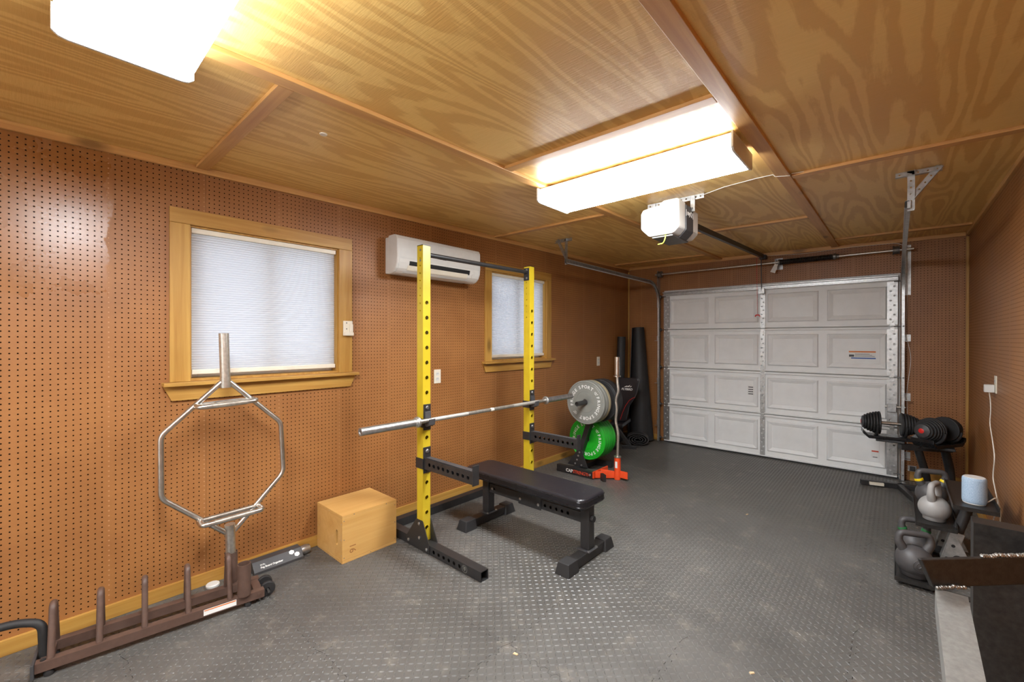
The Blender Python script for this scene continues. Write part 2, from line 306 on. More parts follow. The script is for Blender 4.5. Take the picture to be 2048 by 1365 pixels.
# ---- floor: slab and interlocking foam tiles
floor = struct(MB().box((-0.12, YB-0.1, -0.06), (RW+0.12, YE+0.12, -0.0125)).build('floor', m_slab), 'floor of interlocking dark grey foam tiles')
TP = 0.605
def tile_mesh(mat, clip=None):
    amp, per = 0.009, TP/10; inset = 0.0008
    def edge(a):      # tooth wave along an edge, a in 0..TP
        k = (a / per) % 1.0
        return amp*(1 if k < 0.5 else -1)
    ts = []
    mg = 0.024; per = (TP-2*mg)/9
    for i in range(9):
        b = mg + i*per
        ts += [(b + per*0.08, amp), (b + per*0.42, amp), (b + per*0.58, -amp), (b + per*0.92, -amp)]
    bottom = [(a, e) for a, e in ts]; right = [(TP + e, a) for a, e in ts]; top = [(a, TP + e) for a, e in reversed(ts)]; left = [(e, a) for a, e in reversed(ts)]
    poly = [(0, 0)] + bottom + [(TP, 0)] + right + [(TP, TP)] + top + [(0, TP)] + left
    c = TP/2; poly = [(c + (x-c)*(1-2*inset/TP*1.6), c + (y-c)*(1-2*inset/TP*1.6)) for x, y in poly]
    bm = bmesh.new(); lo = [bm.verts.new((x, y, -0.012)) for x, y in poly]; hi = [bm.verts.new((x, y, 0)) for x, y in poly]; n = len(poly)
    bm.faces.new(hi)
    for i in range(n): bm.faces.new((lo[i], lo[(i+1) % n], hi[(i+1) % n], hi[i]))
    N = 22; p = TP/N
    for i in range(N):
        for j in range(N):
            cx, cy = (i+0.5)*p, (j+0.5)*p; a = PI/4 if (i+j) % 2 else -PI/4; ca, sa = math.cos(a), math.sin(a); L, w, h = 0.0135, 0.0043, 0.0024
            pts = [(-L,0,0),(-L*0.5,-w,0),(L*0.5,-w,0),(L,0,0),(L*0.5,w,0),(-L*0.5,w,0),(-L*0.55,0,h),(L*0.55,0,h)]
            vv = [bm.verts.new((cx + x*ca - y*sa, cy + x*sa + y*ca, z + 0.0001)) for x, y, z in pts]
            for f in ((0,1,6),(1,2,7,6),(2,3,7),(3,4,7),(4,5,6,7),(5,0,6)): bm.faces.new([vv[k] for k in f])
    if clip:
        for co, no in clip:
            bmesh.ops.bisect_plane(bm, geom=bm.verts[:]+bm.edges[:]+bm.faces[:], plane_co=co, plane_no=no, clear_outer=True)
    me = bpy.data.meshes.new('floor_tile'); bm.to_mesh(me); bm.free(); me.materials.append(mat); return me
X0, Y0 = 2.25 - 4*TP, 0.873 - 7*TP
_tm = {}
for i in range(7):
    for j in range(17):
        x, y = X0 + i*TP, Y0 + j*TP
        if y > YE or y + TP < YB or x > RW - 0.005: continue
        dark = y > 3.85; clip = []
        if x < 0: clip.append(((0.001 - x, 0, 0), (-1, 0, 0)))
        if x + TP + 0.01 > RW: clip.append(((RW - 0.001 - x, 0, 0), (1, 0, 0)))
        if y < YB: clip.append(((0, YB + 0.001 - y, 0), (0, -1, 0)))
        if y + TP + 0.01 > YE: clip.append(((0, YE - 0.04 - y, 0), (0, 1, 0)))
        key = (dark, i if (x < 0 or x + TP + 0.01 > RW) else -1, j if (y < YB or y + TP + 0.01 > YE) else -1)
        if key not in _tm: _tm[key] = tile_mesh(m_foam2 if dark else m_foam, clip)
        o = link('floor_tile', _tm[key], floor); o.location = (x, y, 0)
# ---- generic wall of pegboard sheets with rectangular openings
def sheet(rects_u, rects_z, skip, place):
    """place(u0,z0,u1,z1) -> adds a box"""
    for a, b in zip(rects_u, rects_u[1:]):
        for c, d in zip(rects_z, rects_z[1:]):
            if b-a < 1e-5 or d-c < 1e-5: continue
            mu, mz = (a+b)/2, (c+d)/2
            if any(s0 < mu < s1 and t0 < mz < t1 for s0, t0, s1, t1 in skip): continue
            place(a, c, b, d)
WIN1 = (0.590, 1.191, 1.470, 2.081); WIN2 = (3.022, 1.215, 3.925, 2.110)   # openings (y0,z0,y1,z1)
def cuts(lo, hi, vals): return sorted({lo, hi, *[v for v in vals if lo < v < hi]})
def wall_mesh(mb, u_lo, u_hi, z_lo, z_hi, op, boxf):
    sheet(cuts(u_lo, u_hi, [w for o in op for w in (o[0], o[2])]), cuts(z_lo, z_hi, [w for o in op for w in (o[1], o[3])]), op, boxf)
mb = MB(); wall_mesh(mb, YB-0.1, YE+0.1, -0.06, 2.56, (WIN1, WIN2), lambda a, c, b, d: mb.box((-0.13, a, c), (-0.0065, b, d)))
m_bounce = plain('white_bounce_wall', srgb(232, 230, 226), 0.8, 0, 0.03)  # bounce white for the unseen back wall, chosen to brighten the room
m_backing = plain('wall_backing', srgb(58, 40, 30), 0.8)
wallL = struct(mb.build('wall_left', m_backing), 'left wall clad in brown pegboard sheets')
def pegsheet(u0, u1, op, parent, mat, boxer, zt=2.52):
    mb = MB(); wall_mesh(mb, u0+0.0006, u1-0.0006, 0.0, zt, op, lambda a, c, b, d: boxer(mb, a, c, b, d)); return mb.build('pegboard_sheet', mat, parent)
SE = [YB, -1.7672, -0.548, 0.6713, 1.8905, 3.1097, 4.3289, 5.5481, YE]
for a, b in zip(SE, SE[1:]): pegsheet(a, b, (WIN1, WIN2), wallL, m_pegL, lambda mb, a, c, b, d: mb.box((-0.0065, a, c), (0.0, b, d)))
# end wall (around the garage door) and right and back walls
DO = (0.56, -0.1, 3.01, 2.10)
mb = MB(); wall_mesh(mb, -0.13, RW+0.13, -0.06, 2.56, (DO,), lambda a, c, b, d: mb.box((a, YE+0.0065, c), (b, YE+0.13, d)))
wallE = struct(mb.build('wall_back', m_backing), 'pegboard end wall around the garage door')
for a, b in ((0, 0.27), (0.27, 1.489), (1.489, 2.708), (2.708, RW)): pegsheet(a, b, (DO,), wallE, m_pegE, lambda mb, a, c, b, d: mb.box((a, YE, c), (b, YE+0.0065, d)))
wallR = struct(MB().box((RW+0.0065, YB-0.1, -0.06), (RW+0.13, YE+0.13, 2.56)).build('wall_right', m_backing), 'right wall clad in brown pegboard sheets')
SR = [YB, -1.299, -0.08, 1.14, 2.358, 3.658, 4.778, YE]
for a, b in zip(SR, SR[1:]): pegsheet(a, b, (), wallR, m_pegR, lambda mb, a, c, b, d: mb.box((RW, a, c), (RW+0.0065, b, d)))
wallB = struct(MB().box((-0.13, YB-0.13, -0.06), (RW+0.13, YB, 2.56)).build('wall_front', m_bounce), 'unseen wall behind the camera, made white to bounce light')
# ---- ceiling: backing, plywood sheets, battens
def cbox(mb, x0, x1, y0, y1, t0, t1):   # slab between ceiling offsets t0 (lower) and t1 (upper)
    c = ((x0,y0),(x1,y0),(x1,y1),(x0,y1)); return mb.hexa([(x, y, zc(x, y)+t0) for x, y in c], [(x, y, zc(x, y)+t1) for x, y in c])
ceil = struct(cbox(MB(), -0.13, RW+0.13, YB-0.13, YE+0.13, 0.012, 0.1).build('ceiling', m_backing), 'low ceiling of varnished plywood sheets with battens')
XA, XB = 1.283, 2.487
for x0, x1, ys in ((0, XA, (YB, -1.788, 0.65, 3.088, 5.53, YE)), (XA, XB, (YB, -0.6, 1.84, 4.28, YE)), (XB, RW, (YB, -1.798, 0.64, 3.078, 5.50, YE))):
    for a, b in zip(ys, ys[1:]): cbox(MB(), x0+0.0008, x1-0.0008, a+0.0008, b-0.0008, 0.0, 0.011).build('plywood_sheet', m_ply, ceil)
def batten(x0, x1, y0, y1, t, mat): return cbox(MB(), x0, x1, y0, y1, -t, -0.0002).build('batten', mat, ceil, bevel=0.002)
batten(XA-0.032, XA+0.032, YB, YE, 0.019, m_bat_y); batten(XB-0.034, XB+0.034, YB, YE, 0.019, m_bat_y)
for x0, x1, y in ((0.022, XA-0.034, 0.65), (0.022, XA-0.034, 3.088), (0.022, XA-0.034, 5.53), (XA+0.034, XB-0.036, -0.6), (XA+0.034, XB-0.036, 1.84), (XA+0.034, XB-0.036, 4.28), (XB+0.036, RW-0.022, 0.64), (XB+0.036, RW-0.022, 3.078), (XB+0.036, RW-0.022, 5.50)):
    batten(x0, x1, y-0.030, y+0.030, 0.018, m_bat_x)
# ---- trims where walls meet ceiling, corners, baseboards
struct(cbox(MB(), 0.0, 0.020, YB, YE, -0.041, -0.0002).build('trim_1', m_bat_y, bevel=0.002), 'brown wooden strip along the top of the left wall')
struct(cbox(MB(), RW-0.020, RW, YB, YE, -0.036, -0.0002).build('trim_2', m_bat_y, bevel=0.002), 'brown wooden strip along the top of the right wall')
struct(cbox(MB(), 0.021, RW-0.021, YE-0.020, YE, -0.040, -0.0002).build('trim_3', m_bat_x, bevel=0.002), 'brown wooden strip above the garage door wall')
struct(MB().box((0.0, YE-0.018, 0.08), (0.018, YE, 2.44)).build('trim_4', m_pine_z, bevel=0.002), 'thin pale corner strip beside the rolled mat')
struct(MB().box((RW-0.020, YE-0.020, 0.09), (RW, YE, 2.42)).build('trim_5', m_pine_z, bevel=0.002), 'thin pale corner strip right of the garage door')
struct(MB().box((0.0, YB, 0.0), (0.018, YE-0.02, 0.070)).build('baseboard_left', m_pine_y, bevel=0.002), 'pale pine baseboard along the left wall')
struct(MB().box((RW-0.018, YB, 0.0), (RW, YE-0.02, 0.085)).build('baseboard_right', m_pine_y, bevel=0.002), 'pale pine baseboard along the right wall')
struct(MB().box((3.10, YE-0.020, 0.0), (RW-0.02, YE, 0.10)).build('baseboard_back', m_pine_x, bevel=0.002), 'short pine baseboard right of the garage door')
struct(MB().box((0.02, YE-0.020, 0.0), (0.50, YE, 0.08)).build('trim_6', m_pine_x, bevel=0.002), 'short pine board left of the garage door')
# ---- windows
def window(idx, op, yo0, yo1, ztop, zhead, zsill, label):
    y0, z0, y1, z1 = op; r = troot('window_%d' % idx, (0, (y0+y1)/2, z0), label)
    MB().box((0, yo0, zhead), (0.020, yo1, ztop)).build('head_casing', m_pine_y, r, bevel=0.002)
    MB().box((0, yo0, zsill), (0.020, y0+0.004, zhead-0.0008)).build('side_casing', m_pine_z, r, bevel=0.002)
    MB().box((0, y1-0.004, zsill), (0.020, yo1, zhead-0.0008)).build('side_casing', m_pine_z, r, bevel=0.002)
    MB().box((-0.005, yo0-0.033, zsill-0.022), (0.062, yo1+0.033, zsill-0.0006)).build('sill', m_pine_y, r, bevel=0.003)
    MB().prism([(yo0-0.028, zsill-0.0226), (yo1+0.026, zsill-0.0226), (yo1-0.012, zsill-0.105), (yo0+0.008, zsill-0.105)], (0, 0, 0), (0, 1, 0), (0, 0, 1), (1, 0, 0), 0.019).build('apron', m_pine_y, r, bevel=0.002)
    j = MB(); t = 0.012
    j.box((-0.125, y0, z0), (-0.0002, y0+t, z1)); j.box((-0.125, y1-t, z0), (-0.0002, y1, z1)); j.box((-0.125, y0+t, z1-t), (-0.0002, y1-t, z1)); j.box((-0.125, y0+t, z0), (-0.0002, y1-t, z0+t))
    j.build('jamb', m_pine_z, r)
    s = MB(); a, b, c, d = y0+t, y1-t, z0+t, z1-t; w = 0.045
    s.box((-0.110, a, c), (-0.075, a+w, d)); s.box((-0.110, b-w, c), (-0.075, b, d)); s.box((-0.110, a+w, c), (-0.075, b-w, c+w)); s.box((-0.110, a+w, d-w), (-0.075, b-w, d)); m = (a+b)/2; s.box((-0.112, m-0.03, c+w), (-0.073, m+0.03, d-w))
    s.build('sash', m_offwhite, r, bevel=0.003)
    MB().box((-0.094, a+w, c+w), (-0.090, m-0.03, d-w)).build('pane', m_glass, r); MB().box((-0.094, m+0.03, c+w), (-0.090, b-w, d-w)).build('pane', m_glass, r)
    return r
window(1, WIN1, 0.501, 1.565, 2.163, 2.079, 1.190, 'larger near window with knotty pine casing')
window(2, WIN2, 2.936, 4.005, 2.192, 2.108, 1.214, 'far window with pine casing behind the yellow post')
def shade(op, label):
    y0, z0, y1, z1 = op; y0 += 0.015; y1 -= 0.015; r = thing('cellular_shade', label, 'blind', (-0.03, (y0+y1)/2, z0+0.02), 0, 'pleated window shades')
    MB().box((-0.052, y0, z1-0.042), (-0.008, y1, z1-0.0125)).build('head_rail', m_cream, r, bevel=0.004)
    MB().box((-0.047, y0+0.002, z0+0.034), (-0.013, y1-0.002, z0+0.062)).build('bottom_rail', m_cream, r, bevel=0.004)
    za, zb = z0+0.062, z1-0.042; n = 56; vs = []; fs = []
    for k in range(2*n+1):
        z = za + (zb-za)*k/(2*n); x = -0.030 + (0.0035 if k % 2 else -0.0015); vs += [(x, y0+0.004, z), (x, y1-0.004, z)]
    for k in range(2*n): fs.append((2*k, 2*k+1, 2*k+3, 2*k+2))
    MB().add(vs, fs).build('pleated_fabric', m_shade, r)
    return r
shade(WIN1, 'white pleated shade drawn down in the larger near window'); shade(WIN2, 'white pleated shade drawn down in the far window')
# ---- ceiling lamps
def ceiling_lamp(x0, x1, y0, y1, label):
    cx, cy = (x0+x1)/2, (y0+y1)/2; top = min(zc(x0, cy), zc(x1, cy)) - 0.019; r = thing('ceiling_lamp', label, 'lamp', (cx, cy, top-0.1), 0, 'fluorescent ceiling fixtures')
    MB().box((x0, y0+0.03, top-0.030), (x1, y1-0.03, top+0.004)).build('housing', m_offwhite, r, bevel=0.003)
    prof = [(y0+0.002, top-0.012), (y0, top-0.020), (y0+0.004, top-0.072), (y0+0.012, top-0.082), (y0+0.03, top-0.087), (y1-0.03, top-0.087), (y1-0.012, top-0.082), (y1-0.004, top-0.072), (y1, top-0.020), (y1-0.002, top-0.012), (y1-0.028, top-0.030), (y0+0.028, top-0.030)]
    for pf, mt, nm in (([prof[i] for i in (2, 3, 4, 5, 6, 7)], m_lens, 'diffuser_lens'), ([prof[i] for i in (11, 0, 1, 2)], m_lens_side, 'side_lens'), ([prof[i] for i in (7, 8, 9, 10)], m_lens_side, 'side_lens')):
        MB().prism(pf, (x0+0.008, 0, 0), (0, 1, 0), (0, 0, 1), (1, 0, 0), x1-x0-0.016).build(nm, mt, r)
    for xa, xb in ((x0-0.002, x0+0.0075), (x1-0.0075, x1+0.002)):
        MB().prism([(y0-0.004, top-0.001), (y0-0.004, top-0.076), (y0+0.010, top-0.088), (y0+0.03, top-0.092), (y1-0.03, top-0.092), (y1-0.010, top-0.088), (y1+0.004, top-0.076), (y1+0.004, top-0.001)], (xa, 0, 0), (0, 1, 0), (0, 0, 1), (1, 0, 0), xb-xa).build('end_cap', m_offwhite, r)
    return r
ceiling_lamp(1.235, 2.44, 0.037, 0.357, 'white fluorescent ceiling lamp cut off at the top of the picture')
ceiling_lamp(1.270, 2.43, 2.170, 2.520, 'white fluorescent ceiling lamp above the garage door opener motor')
ceiling_lamp(1.250, 2.43, -2.10, -1.78, 'added fill lamp behind the viewer, unseen, built like the ceiling fixtures')  # unseen lamp added to fill the room with light
MB().lathe([(0.0, -0.006), (0.016, -0.005), (0.018, -0.001), (0.018, 0.0)], (0.941, 0.934, zc(0.941, 0.934)), (0, 0, 1), 20).build('nail_cover', m_cream, ceil)
# ================================================================== GARAGE DOOR AND ITS HARDWARE
DX0, DX1, DY = 0.567, 3.005, 5.925     # door span and interior face of the sections
door = troot('door_1', ((DX0+DX1)/2, DY, 0), 'white sectional garage door with raised panels')
ZS = [0.012, 0.530, 1.047, 1.570, 2.060]
def door_section(z0, z1):
    s = MB(); s.box((DX0, DY, z0+0.004), (DX1, DY+0.035, z1-0.004)).build('door_section', m_door, door)
    o = [c for c in door.children][-1]
    lip = MB(); lip.box((DX0, DY-0.020, z1-0.028), (DX1, DY-0.0004, z1-0.006)); lip.box((DX0, DY-0.014, z0+0.006), (DX1, DY-0.0004, z0+0.024)); lip.build('edge_lip', m_door, o, bevel=0.002)
    xm = (DX0+DX1)/2
    for a0, a1 in ((DX0+0.085, xm-0.05), (xm+0.05, DX1-0.085)):
        w = (a1-a0-0.08)/2
        for k in range(2):
            x0 = a0 + k*(w+0.08); x1 = x0 + w; za, zb = z0+0.075, z1-0.075
            def ring(d, y): return [(x0+d, y, za+d), (x1-d, y, za+d), (x1-d, y, zb-d), (x0+d, y, zb-d)]
            vs = ring(-0.002, DY-0.0004) + ring(0.010, DY-0.016) + ring(0.016, DY-0.016) + ring(0.052, DY-0.0015) + ring(0.056, DY-0.0032)
            fs = [(4*r_+i, 4*r_+(i+1) % 4, 4*r_+4+(i+1) % 4, 4*r_+4+i) for r_ in range(4) for i in range(4)] + [(16, 17, 18, 19)]
            MB().add(vs, fs).build('raised_panel', m_door, o)
    return o
secs = [door_section(a, b) for a, b in zip(ZS, ZS[1:])]
def stile(x0, x1, z0, z1, par):
    w = x1-x0; s = MB(); n = 7; L = z1-z0
    s.holed((x1, DY-0.018, z0), (0, 0, 1), (-1, 0, 0), L, w, [(0.05 + k*(L-0.1)/n, w*(0.3 if k % 2 else 0.66), 0.010) for k in range(n+1)], depth=0.01)
    s.box((x0, DY-0.0178, z0), (x0+0.002, DY-0.0005, z1)); s.box((x1-0.002, DY-0.0178, z0), (x1, DY-0.0005, z1)); s.build('steel_stile', m_galv, par)
for o, a, b in zip(secs, ZS, ZS[1:]):
    for x0, x1 in ((DX0-0.005, DX0+0.075), ((DX0+DX1)/2-0.026, (DX0+DX1)/2+0.026), (DX1-0.083, DX1)): stile(x0, x1, a+0.022, b-0.028, o)
for i, z in enumerate(ZS[1:4]):
    for x in (DX0+0.035, (DX0+DX1)/2, DX1-0.040):
        h = MB()
        for sgn in (1, -1):
            h.prism([(-0.022, 0.004*sgn), (0.022, 0.004*sgn), (0.010, 0.062*sgn), (-0.010, 0.062*sgn)][::sgn], (x, DY-0.0185, z), (1, 0, 0), (0, 0, 1), (0, -1, 0), 0.004)
        h.cyl((x-0.028, DY-0.026, z), (x+0.028, DY-0.026, z), 0.007, 10)
        for dz in (0.045, -0.045): h.lathe([(0.006, 0), (0.006, 0.004), (0.0, 0.005)], (x, DY-0.0225, z+dz), (0, -1, 0), 8)
        h.build('hinge', m_galv, secs[i], bevel=0.0008)
# rollers, top strut, lock, stickers
for z in ZS[1:4] + [0.06, 2.03]:
    for x0, x1, xr in ((DX0-0.045, DX0+0.03, DX0-0.045), (DX1-0.03, DX1+0.045, DX1+0.045)):
        MB().cyl((x0, DY-0.032, z), (x1, DY-0.032, z), 0.0055, 10).lathe([(0.022, -0.008), (0.024, 0), (0.022, 0.008), (0.0, 0.008)], (xr, DY-0.032, z), (1, 0, 0), 14).build('roller', m_dsteel, door)
s = MB(); s.prism([(0, 0), (0.055, 0), (0.055, 0.012), (0.020, 0.012), (0.020, 0.040), (0.055, 0.040), (0.055, 0.052), (0, 0.052)], (DX0-0.01, DY-0.0005, 2.040), (0, -1, 0), (0, 0, 1), (1, 0, 0), DX1-DX0+0.015)
s.build('top_strut', m_galv, door, bevel=0.002)
l = MB().box((2.925, DY-0.060, 0.690), (2.998, DY-0.022, 0.775)); l.build('slide_lock', m_galv, door, bevel=0.004)
MB().cyl((2.905, DY-0.042, 0.745), (3.065, DY-0.042, 0.745), 0.007, 10).build('lock_bolt', m_steel, door)
MB().box((2.610, DY-0.0042, 1.228), (2.834, DY-0.0035, 1.310)).build('warning_label', m_print, secs[2])
MB().box((2.610, DY-0.0048, 1.296), (2.834, DY-0.0043, 1.310)).build('label_stripe', m_oprint, secs[2]); MB().box((2.630, DY-0.0048, 1.228), (2.834, DY-0.0043, 1.240)).build('label_stripe', m_blue, secs[2]); MB().box((2.612, DY-0.0048, 1.248), (2.655, DY-0.0043, 1.272)).build('label_picture', m_dgrey, secs[2])
for k in range(3): MB().box((2.662, DY-0.0048, 1.252+k*0.013), (2.825-k*0.02, DY-0.0043, 1.256+k*0.013)).build('label_text_line', m_dgrey, secs[2])
MB().box((2.80, DY-0.0042, 0.185), (2.862, DY-0.0035, 0.265)).build('warning_label', m_print, secs[0]); MB().box((2.803, DY-0.0048, 0.248), (2.859, DY-0.0043, 0.262)).build('label_stripe', m_ored, secs[0]); MB().box((2.812, DY-0.0048, 0.190), (2.850, DY-0.0043, 0.197)).build('label_text_line', m_dgrey, secs[0])
MB().box((1.62, DY-0.0042, 0.745), (1.69, DY-0.0035, 0.870)).build('warning_label', m_print, secs[1])
for k in range(4): MB().box((1.628, DY-0.0048, 0.755+k*0.028), (1.682, DY-0.0043, 0.766+k*0.028)).build('label_text_line', m_dgrey, secs[1])
MB().box((DX0-0.01, DY-0.002, 0.0005), (DX1+0.01, DY+0.035, 0.0135)).build('bottom_seal', m_rubber, door)
MB().box((DX0-0.02, DY+0.0355, -0.012), (DX1+0.02, DY+0.06, 2.12)).build('weather_board', m_white, door)
for x0, x1 in ((DX0-0.046, DX0-0.012), (DX1+0.012, DX1+0.046)): pass
# tracks: vertical, bend, horizontal; the curved lip faces the door
def track(xc, ysgn_label, y_near, label, inward):
    r = thing('garage_door_track', label, 'door track', (xc, 5.87, 0.0), 0, 'garage door tracks')
    rr = 0.30; yv = DY-0.032; zt = 2.215
    pts = [Vector((xc, yv, 0.005)), Vector((xc, yv, zt-rr))]
    for k in range(1, 11):
        a = (PI/2)*k/10; pts.append(Vector((xc, yv - rr + rr*math.cos(a), zt - rr + rr*math.sin(a))))
    pts.append(Vector((xc, y_near, zt + 0.012)))
    prof = [(-0.006, 0.026), (-0.010, 0.020), (0.018, 0.022), (0.018, -0.022), (0.012, -0.027), (-0.006, -0.024), (-0.008, -0.016)]   # (x offset, offset across path)
    ins = [(x*0.0 + x - (0.0022 if x > 0.015 else 0), o*0.93) for x, o in prof]
    s = MB(); n = len(prof); rows = []
    for i, p in enumerate(pts):
        t = (pts[min(i+1, len(pts)-1)] - pts[max(i-1, 0)]).normalized(); nn = Vector((1, 0, 0)).cross(t)
        rows.append([p + Vector((-inward*x, 0, 0)) + nn*o for x, o in prof + list(reversed(ins))])
    m = 2*n; vs = [q for row in rows for q in row]
    fs = [(i*m+k, i*m+(k+1) % m, (i+1)*m+(k+1) % m, (i+1)*m+k) for i in range(len(rows)-1) for k in range(m)] + [tuple(range(m)), tuple((len(rows)-1)*m+k for k in reversed(range(m)))]
    s.add(vs, fs, True).build('rail', m_galv, r, sharp=25)
    xo = xc - inward*0.019
    for z in (0.25, 0.85, 1.45):      # jamb brackets
        MB().box((min(xo, xo-inward*0.045), yv-0.012, z-0.035), (max(xo, xo-inward*0.045), yv+0.02, z-0.031)).box((min(xo, xo-inward*0.045), YE-0.004, z-0.035), (max(xo, xo-inward*0.045), YE-0.0008, z+0.035)).box((min(xo, xo-inward*0.004), yv-0.012, z-0.035), (max(xo, xo-inward*0.004), YE-0.0008, z+0.005)).build('jamb_bracket', m_galv, r)
    MB().box((min(xo, xo-inward*0.045), YE-0.0045, 1.89), (max(xo, xo-inward*0.045), YE-0.0008, 2.40)).box((min(xo-inward*0.004, xo), YE-0.10, 2.0), (max(xo-inward*0.004, xo), YE-0.0008, 2.40)).build('flag_bracket', m_galv, r)
    # perforated angle hanger to the ceiling
    zc_ = zc(xc, y_near+0.02) - 0.001; yh = y_near + 0.03
    def angle(p, q, face):
        p, q = Vector(p), Vector(q); d = (q-p).normalized(); L = (q-p).length; w = Vector((1, 0, 0)).cross(d).normalized() if face == 'x' else Vector((0, 1, 0)).cross(d).normalized()
        a = MB(); nrm = d.cross(w); nh = max(2, int(L/0.035))
        a.holed(p - w*0.016, d, w, L, 0.032, [(0.018 + k*(L-0.036)/(nh-1), 0.016, 0.0045) for k in range(nh)], depth=0.002)
        a.holed(p - nrm*0.002 + w*0.016, d, -w, L, 0.032, [(0.018 + k*(L-0.036)/(nh-1), 0.016, 0.0045) for k in range(nh)], depth=0.002)
        a.bar(p + w*0.016 - nrm*0.014, q + w*0.016 - nrm*0.014, 0.0022, 0.028, up=nrm); return a
    angle((xc-0.05-0.10*(inward > 0), yh, zc_-0.018), (xc+0.15-0.10*(inward > 0), yh, zc_-0.018), 'y').build('hanger_angle', m_galv, r)
    angle((xc-inward*0.019, yh, zt-0.02), (xc-inward*0.019, yh, zc_-0.004), 'y').build('hanger_angle', m_galv, r)
    angle((xc-inward*0.019, yh-0.006, zt+0.05), (xc+(0.14 if inward < 0 else -0.12), yh-0.006, zc_-0.006), 'y').build('hanger_brace', m_galv, r)
track(0.505, 'l', 3.60, 'grey steel door track hung from the ceiling at left, beside the far window', 1)
track(3.040, 'r', 3.44, 'grey steel door track at right, seen end-on under a triangular hanger', -1)
# torsion bar
t = thing('torsion_spring_bar', 'steel torsion bar with black coil spring above the garage door', 'spring bar', (1.79, 5.86, 2.24))
MB().cyl((0.458, 5.86, 2.343), (3.123, 5.86, 2.343), 0.0127, 16).build('shaft', m_steel, t)
c = MB(); pts = [(1.975 + 0.50*k/900, 5.86 + 0.027*math.cos(2*PI*k/18), 2.343 + 0.027*math.sin(2*PI*k/18)) for k in range(901)]; c.tube(pts, 0.0042, 6).build('coil_spring', m_blackg, t)
MB().lathe([(0.0, 0), (0.034, 0), (0.034, 0.02), (0.024, 0.03), (0.024, 0.05), (0.0127, 0.05)], (2.478, 5.86, 2.343), (1, 0, 0), 18).build('winding_cone', m_dsteel, t); MB().lathe([(0.0127, 0), (0.034, 0), (0.034, 0.02), (0.0, 0.02)], (1.955, 5.86, 2.343), (1, 0, 0), 18).build('winding_cone', m_dsteel, t)
MB().box((1.925, 5.84, 2.300), (1.929, YE-0.001, 2.385)).box((1.915, YE-0.0045, 2.27), (1.985, YE-0.0008, 2.405)).build('centre_bracket', m_galv, t)
MB().add([(1.925, 5.835, 2.325), (1.96, 5.832, 2.318), (1.93, 5.82, 2.215), (1.88, 5.823, 2.235), (1.925, 5.837, 2.325), (1.96, 5.834, 2.318), (1.93, 5.822, 2.215), (1.88, 5.825, 2.235)], [(0,1,2,3), (7,6,5,4), (0,4,5,1), (1,5,6,2), (2,6,7,3), (3,7,4,0)]).build('hang_tag', m_print, t)
for x in (0.50, 2.965):
    MB().lathe([(0.0127, 0), (0.046, 0), (0.046, 0.006), (0.040, 0.008), (0.038, 0.045), (0.046, 0.048), (0.046, 0.054), (0.0127, 0.054)], (x, 5.86, 2.343), (1, 0, 0), 22).build('cable_drum', m_dsteel, t)
# opener
op = thing('garage_door_opener', 'white and grey opener motor hanging under the ceiling, with black rail', 'door opener', (1.79, 3.0, 2.12))
ox0, ox1, oy0, oy1 = 1.660, 1.930, 2.84, 3.20
def opener_shell(x0, x1): return MB().prism([(oy0+0.03, 2.345), (oy0, 2.31), (oy0, 2.215), (oy0+0.055, 2.150), (oy0+0.10, 2.137), (oy1-0.09, 2.137), (oy1-0.05, 2.150), (oy1, 2.215), (oy1, 2.30), (oy1-0.03, 2.345)], (x0, 0, 0), (0, 1, 0), (0, 0, 1), (1, 0, 0), x1-x0)
MB().prism([(ox0, 2.305), (ox0+0.015, 2.335), (ox0+0.13, 2.345), (ox0+0.16, 2.372), (ox1-0.012, 2.372), (ox1-0.004, 2.36), (ox1-0.004, 2.180), (ox1-0.045, 2.140), (ox0+0.06, 2.140), (ox0, 2.20)], (0, oy0, 0), (1, 0, 0), (0, 0, 1), (0, 1, 0), 0.13).build('white_cover', m_white, op, bevel=0.014, seg=3)
MB().prism([(ox0, 2.305), (ox0+0.015, 2.335), (ox1-0.012, 2.350), (ox1-0.004, 2.34), (ox1-0.004, 2.190), (ox1-0.045, 2.150), (ox0+0.06, 2.150), (ox0, 2.20)], (0, oy1-0.10, 0), (1, 0, 0), (0, 0, 1), (0, 1, 0), 0.12).build('white_cover', m_white, op, bevel=0.014, seg=3)
MB().prism([(ox0+0.004, 2.30), (ox0+0.02, 2.33), (ox1-0.012, 2.356), (ox1+0.001, 2.35), (ox1+0.001, 2.180), (ox1-0.044, 2.134), (ox0+0.065, 2.134), (ox0+0.004, 2.205)], (0, oy0+0.128, 0), (1, 0, 0), (0, 0, 1), (0, 1, 0), oy1-oy0-0.226).build('grey_centre_band', m_dgrey, op, bevel=0.004)
MB().box((ox0+0.075, oy0+0.02, 2.128), (ox1-0.05, oy1-0.05, 2.1395)).build('light_lens', m_dsteel, op, bevel=0.004)
text_mb('| myQ |', 0.045, (ox1+0.0015, (oy0+oy1)/2+0.01, 2.285), (0, 1, 0), (0, 0, 1), bold=0.001).build('lettering', m_print, op)
hz = zc(1.8, 3.09) - 0.001; b = MB(); hl = [(0.02+0.033*k, 0.016, 0.0055) for k in range(12)]
b.holed((1.605, 3.078, hz-0.034), (1, 0, 0), (0, 0, 1), 0.405, 0.032, hl, depth=0.002); b.box((1.605, 3.080, hz-0.004), (2.010, 3.110, hz-0.0005)); b.build('ceiling_angle', m_galv, op)
for x in (1.650, 1.935):
    b = MB().box((x-0.016, 3.070, 2.325), (x+0.016, 3.0775, hz-0.004)).box((x-0.016, 3.070, 2.325), (x-0.013, 3.10, hz-0.02)); b.build('mount_strap', m_galv, op)
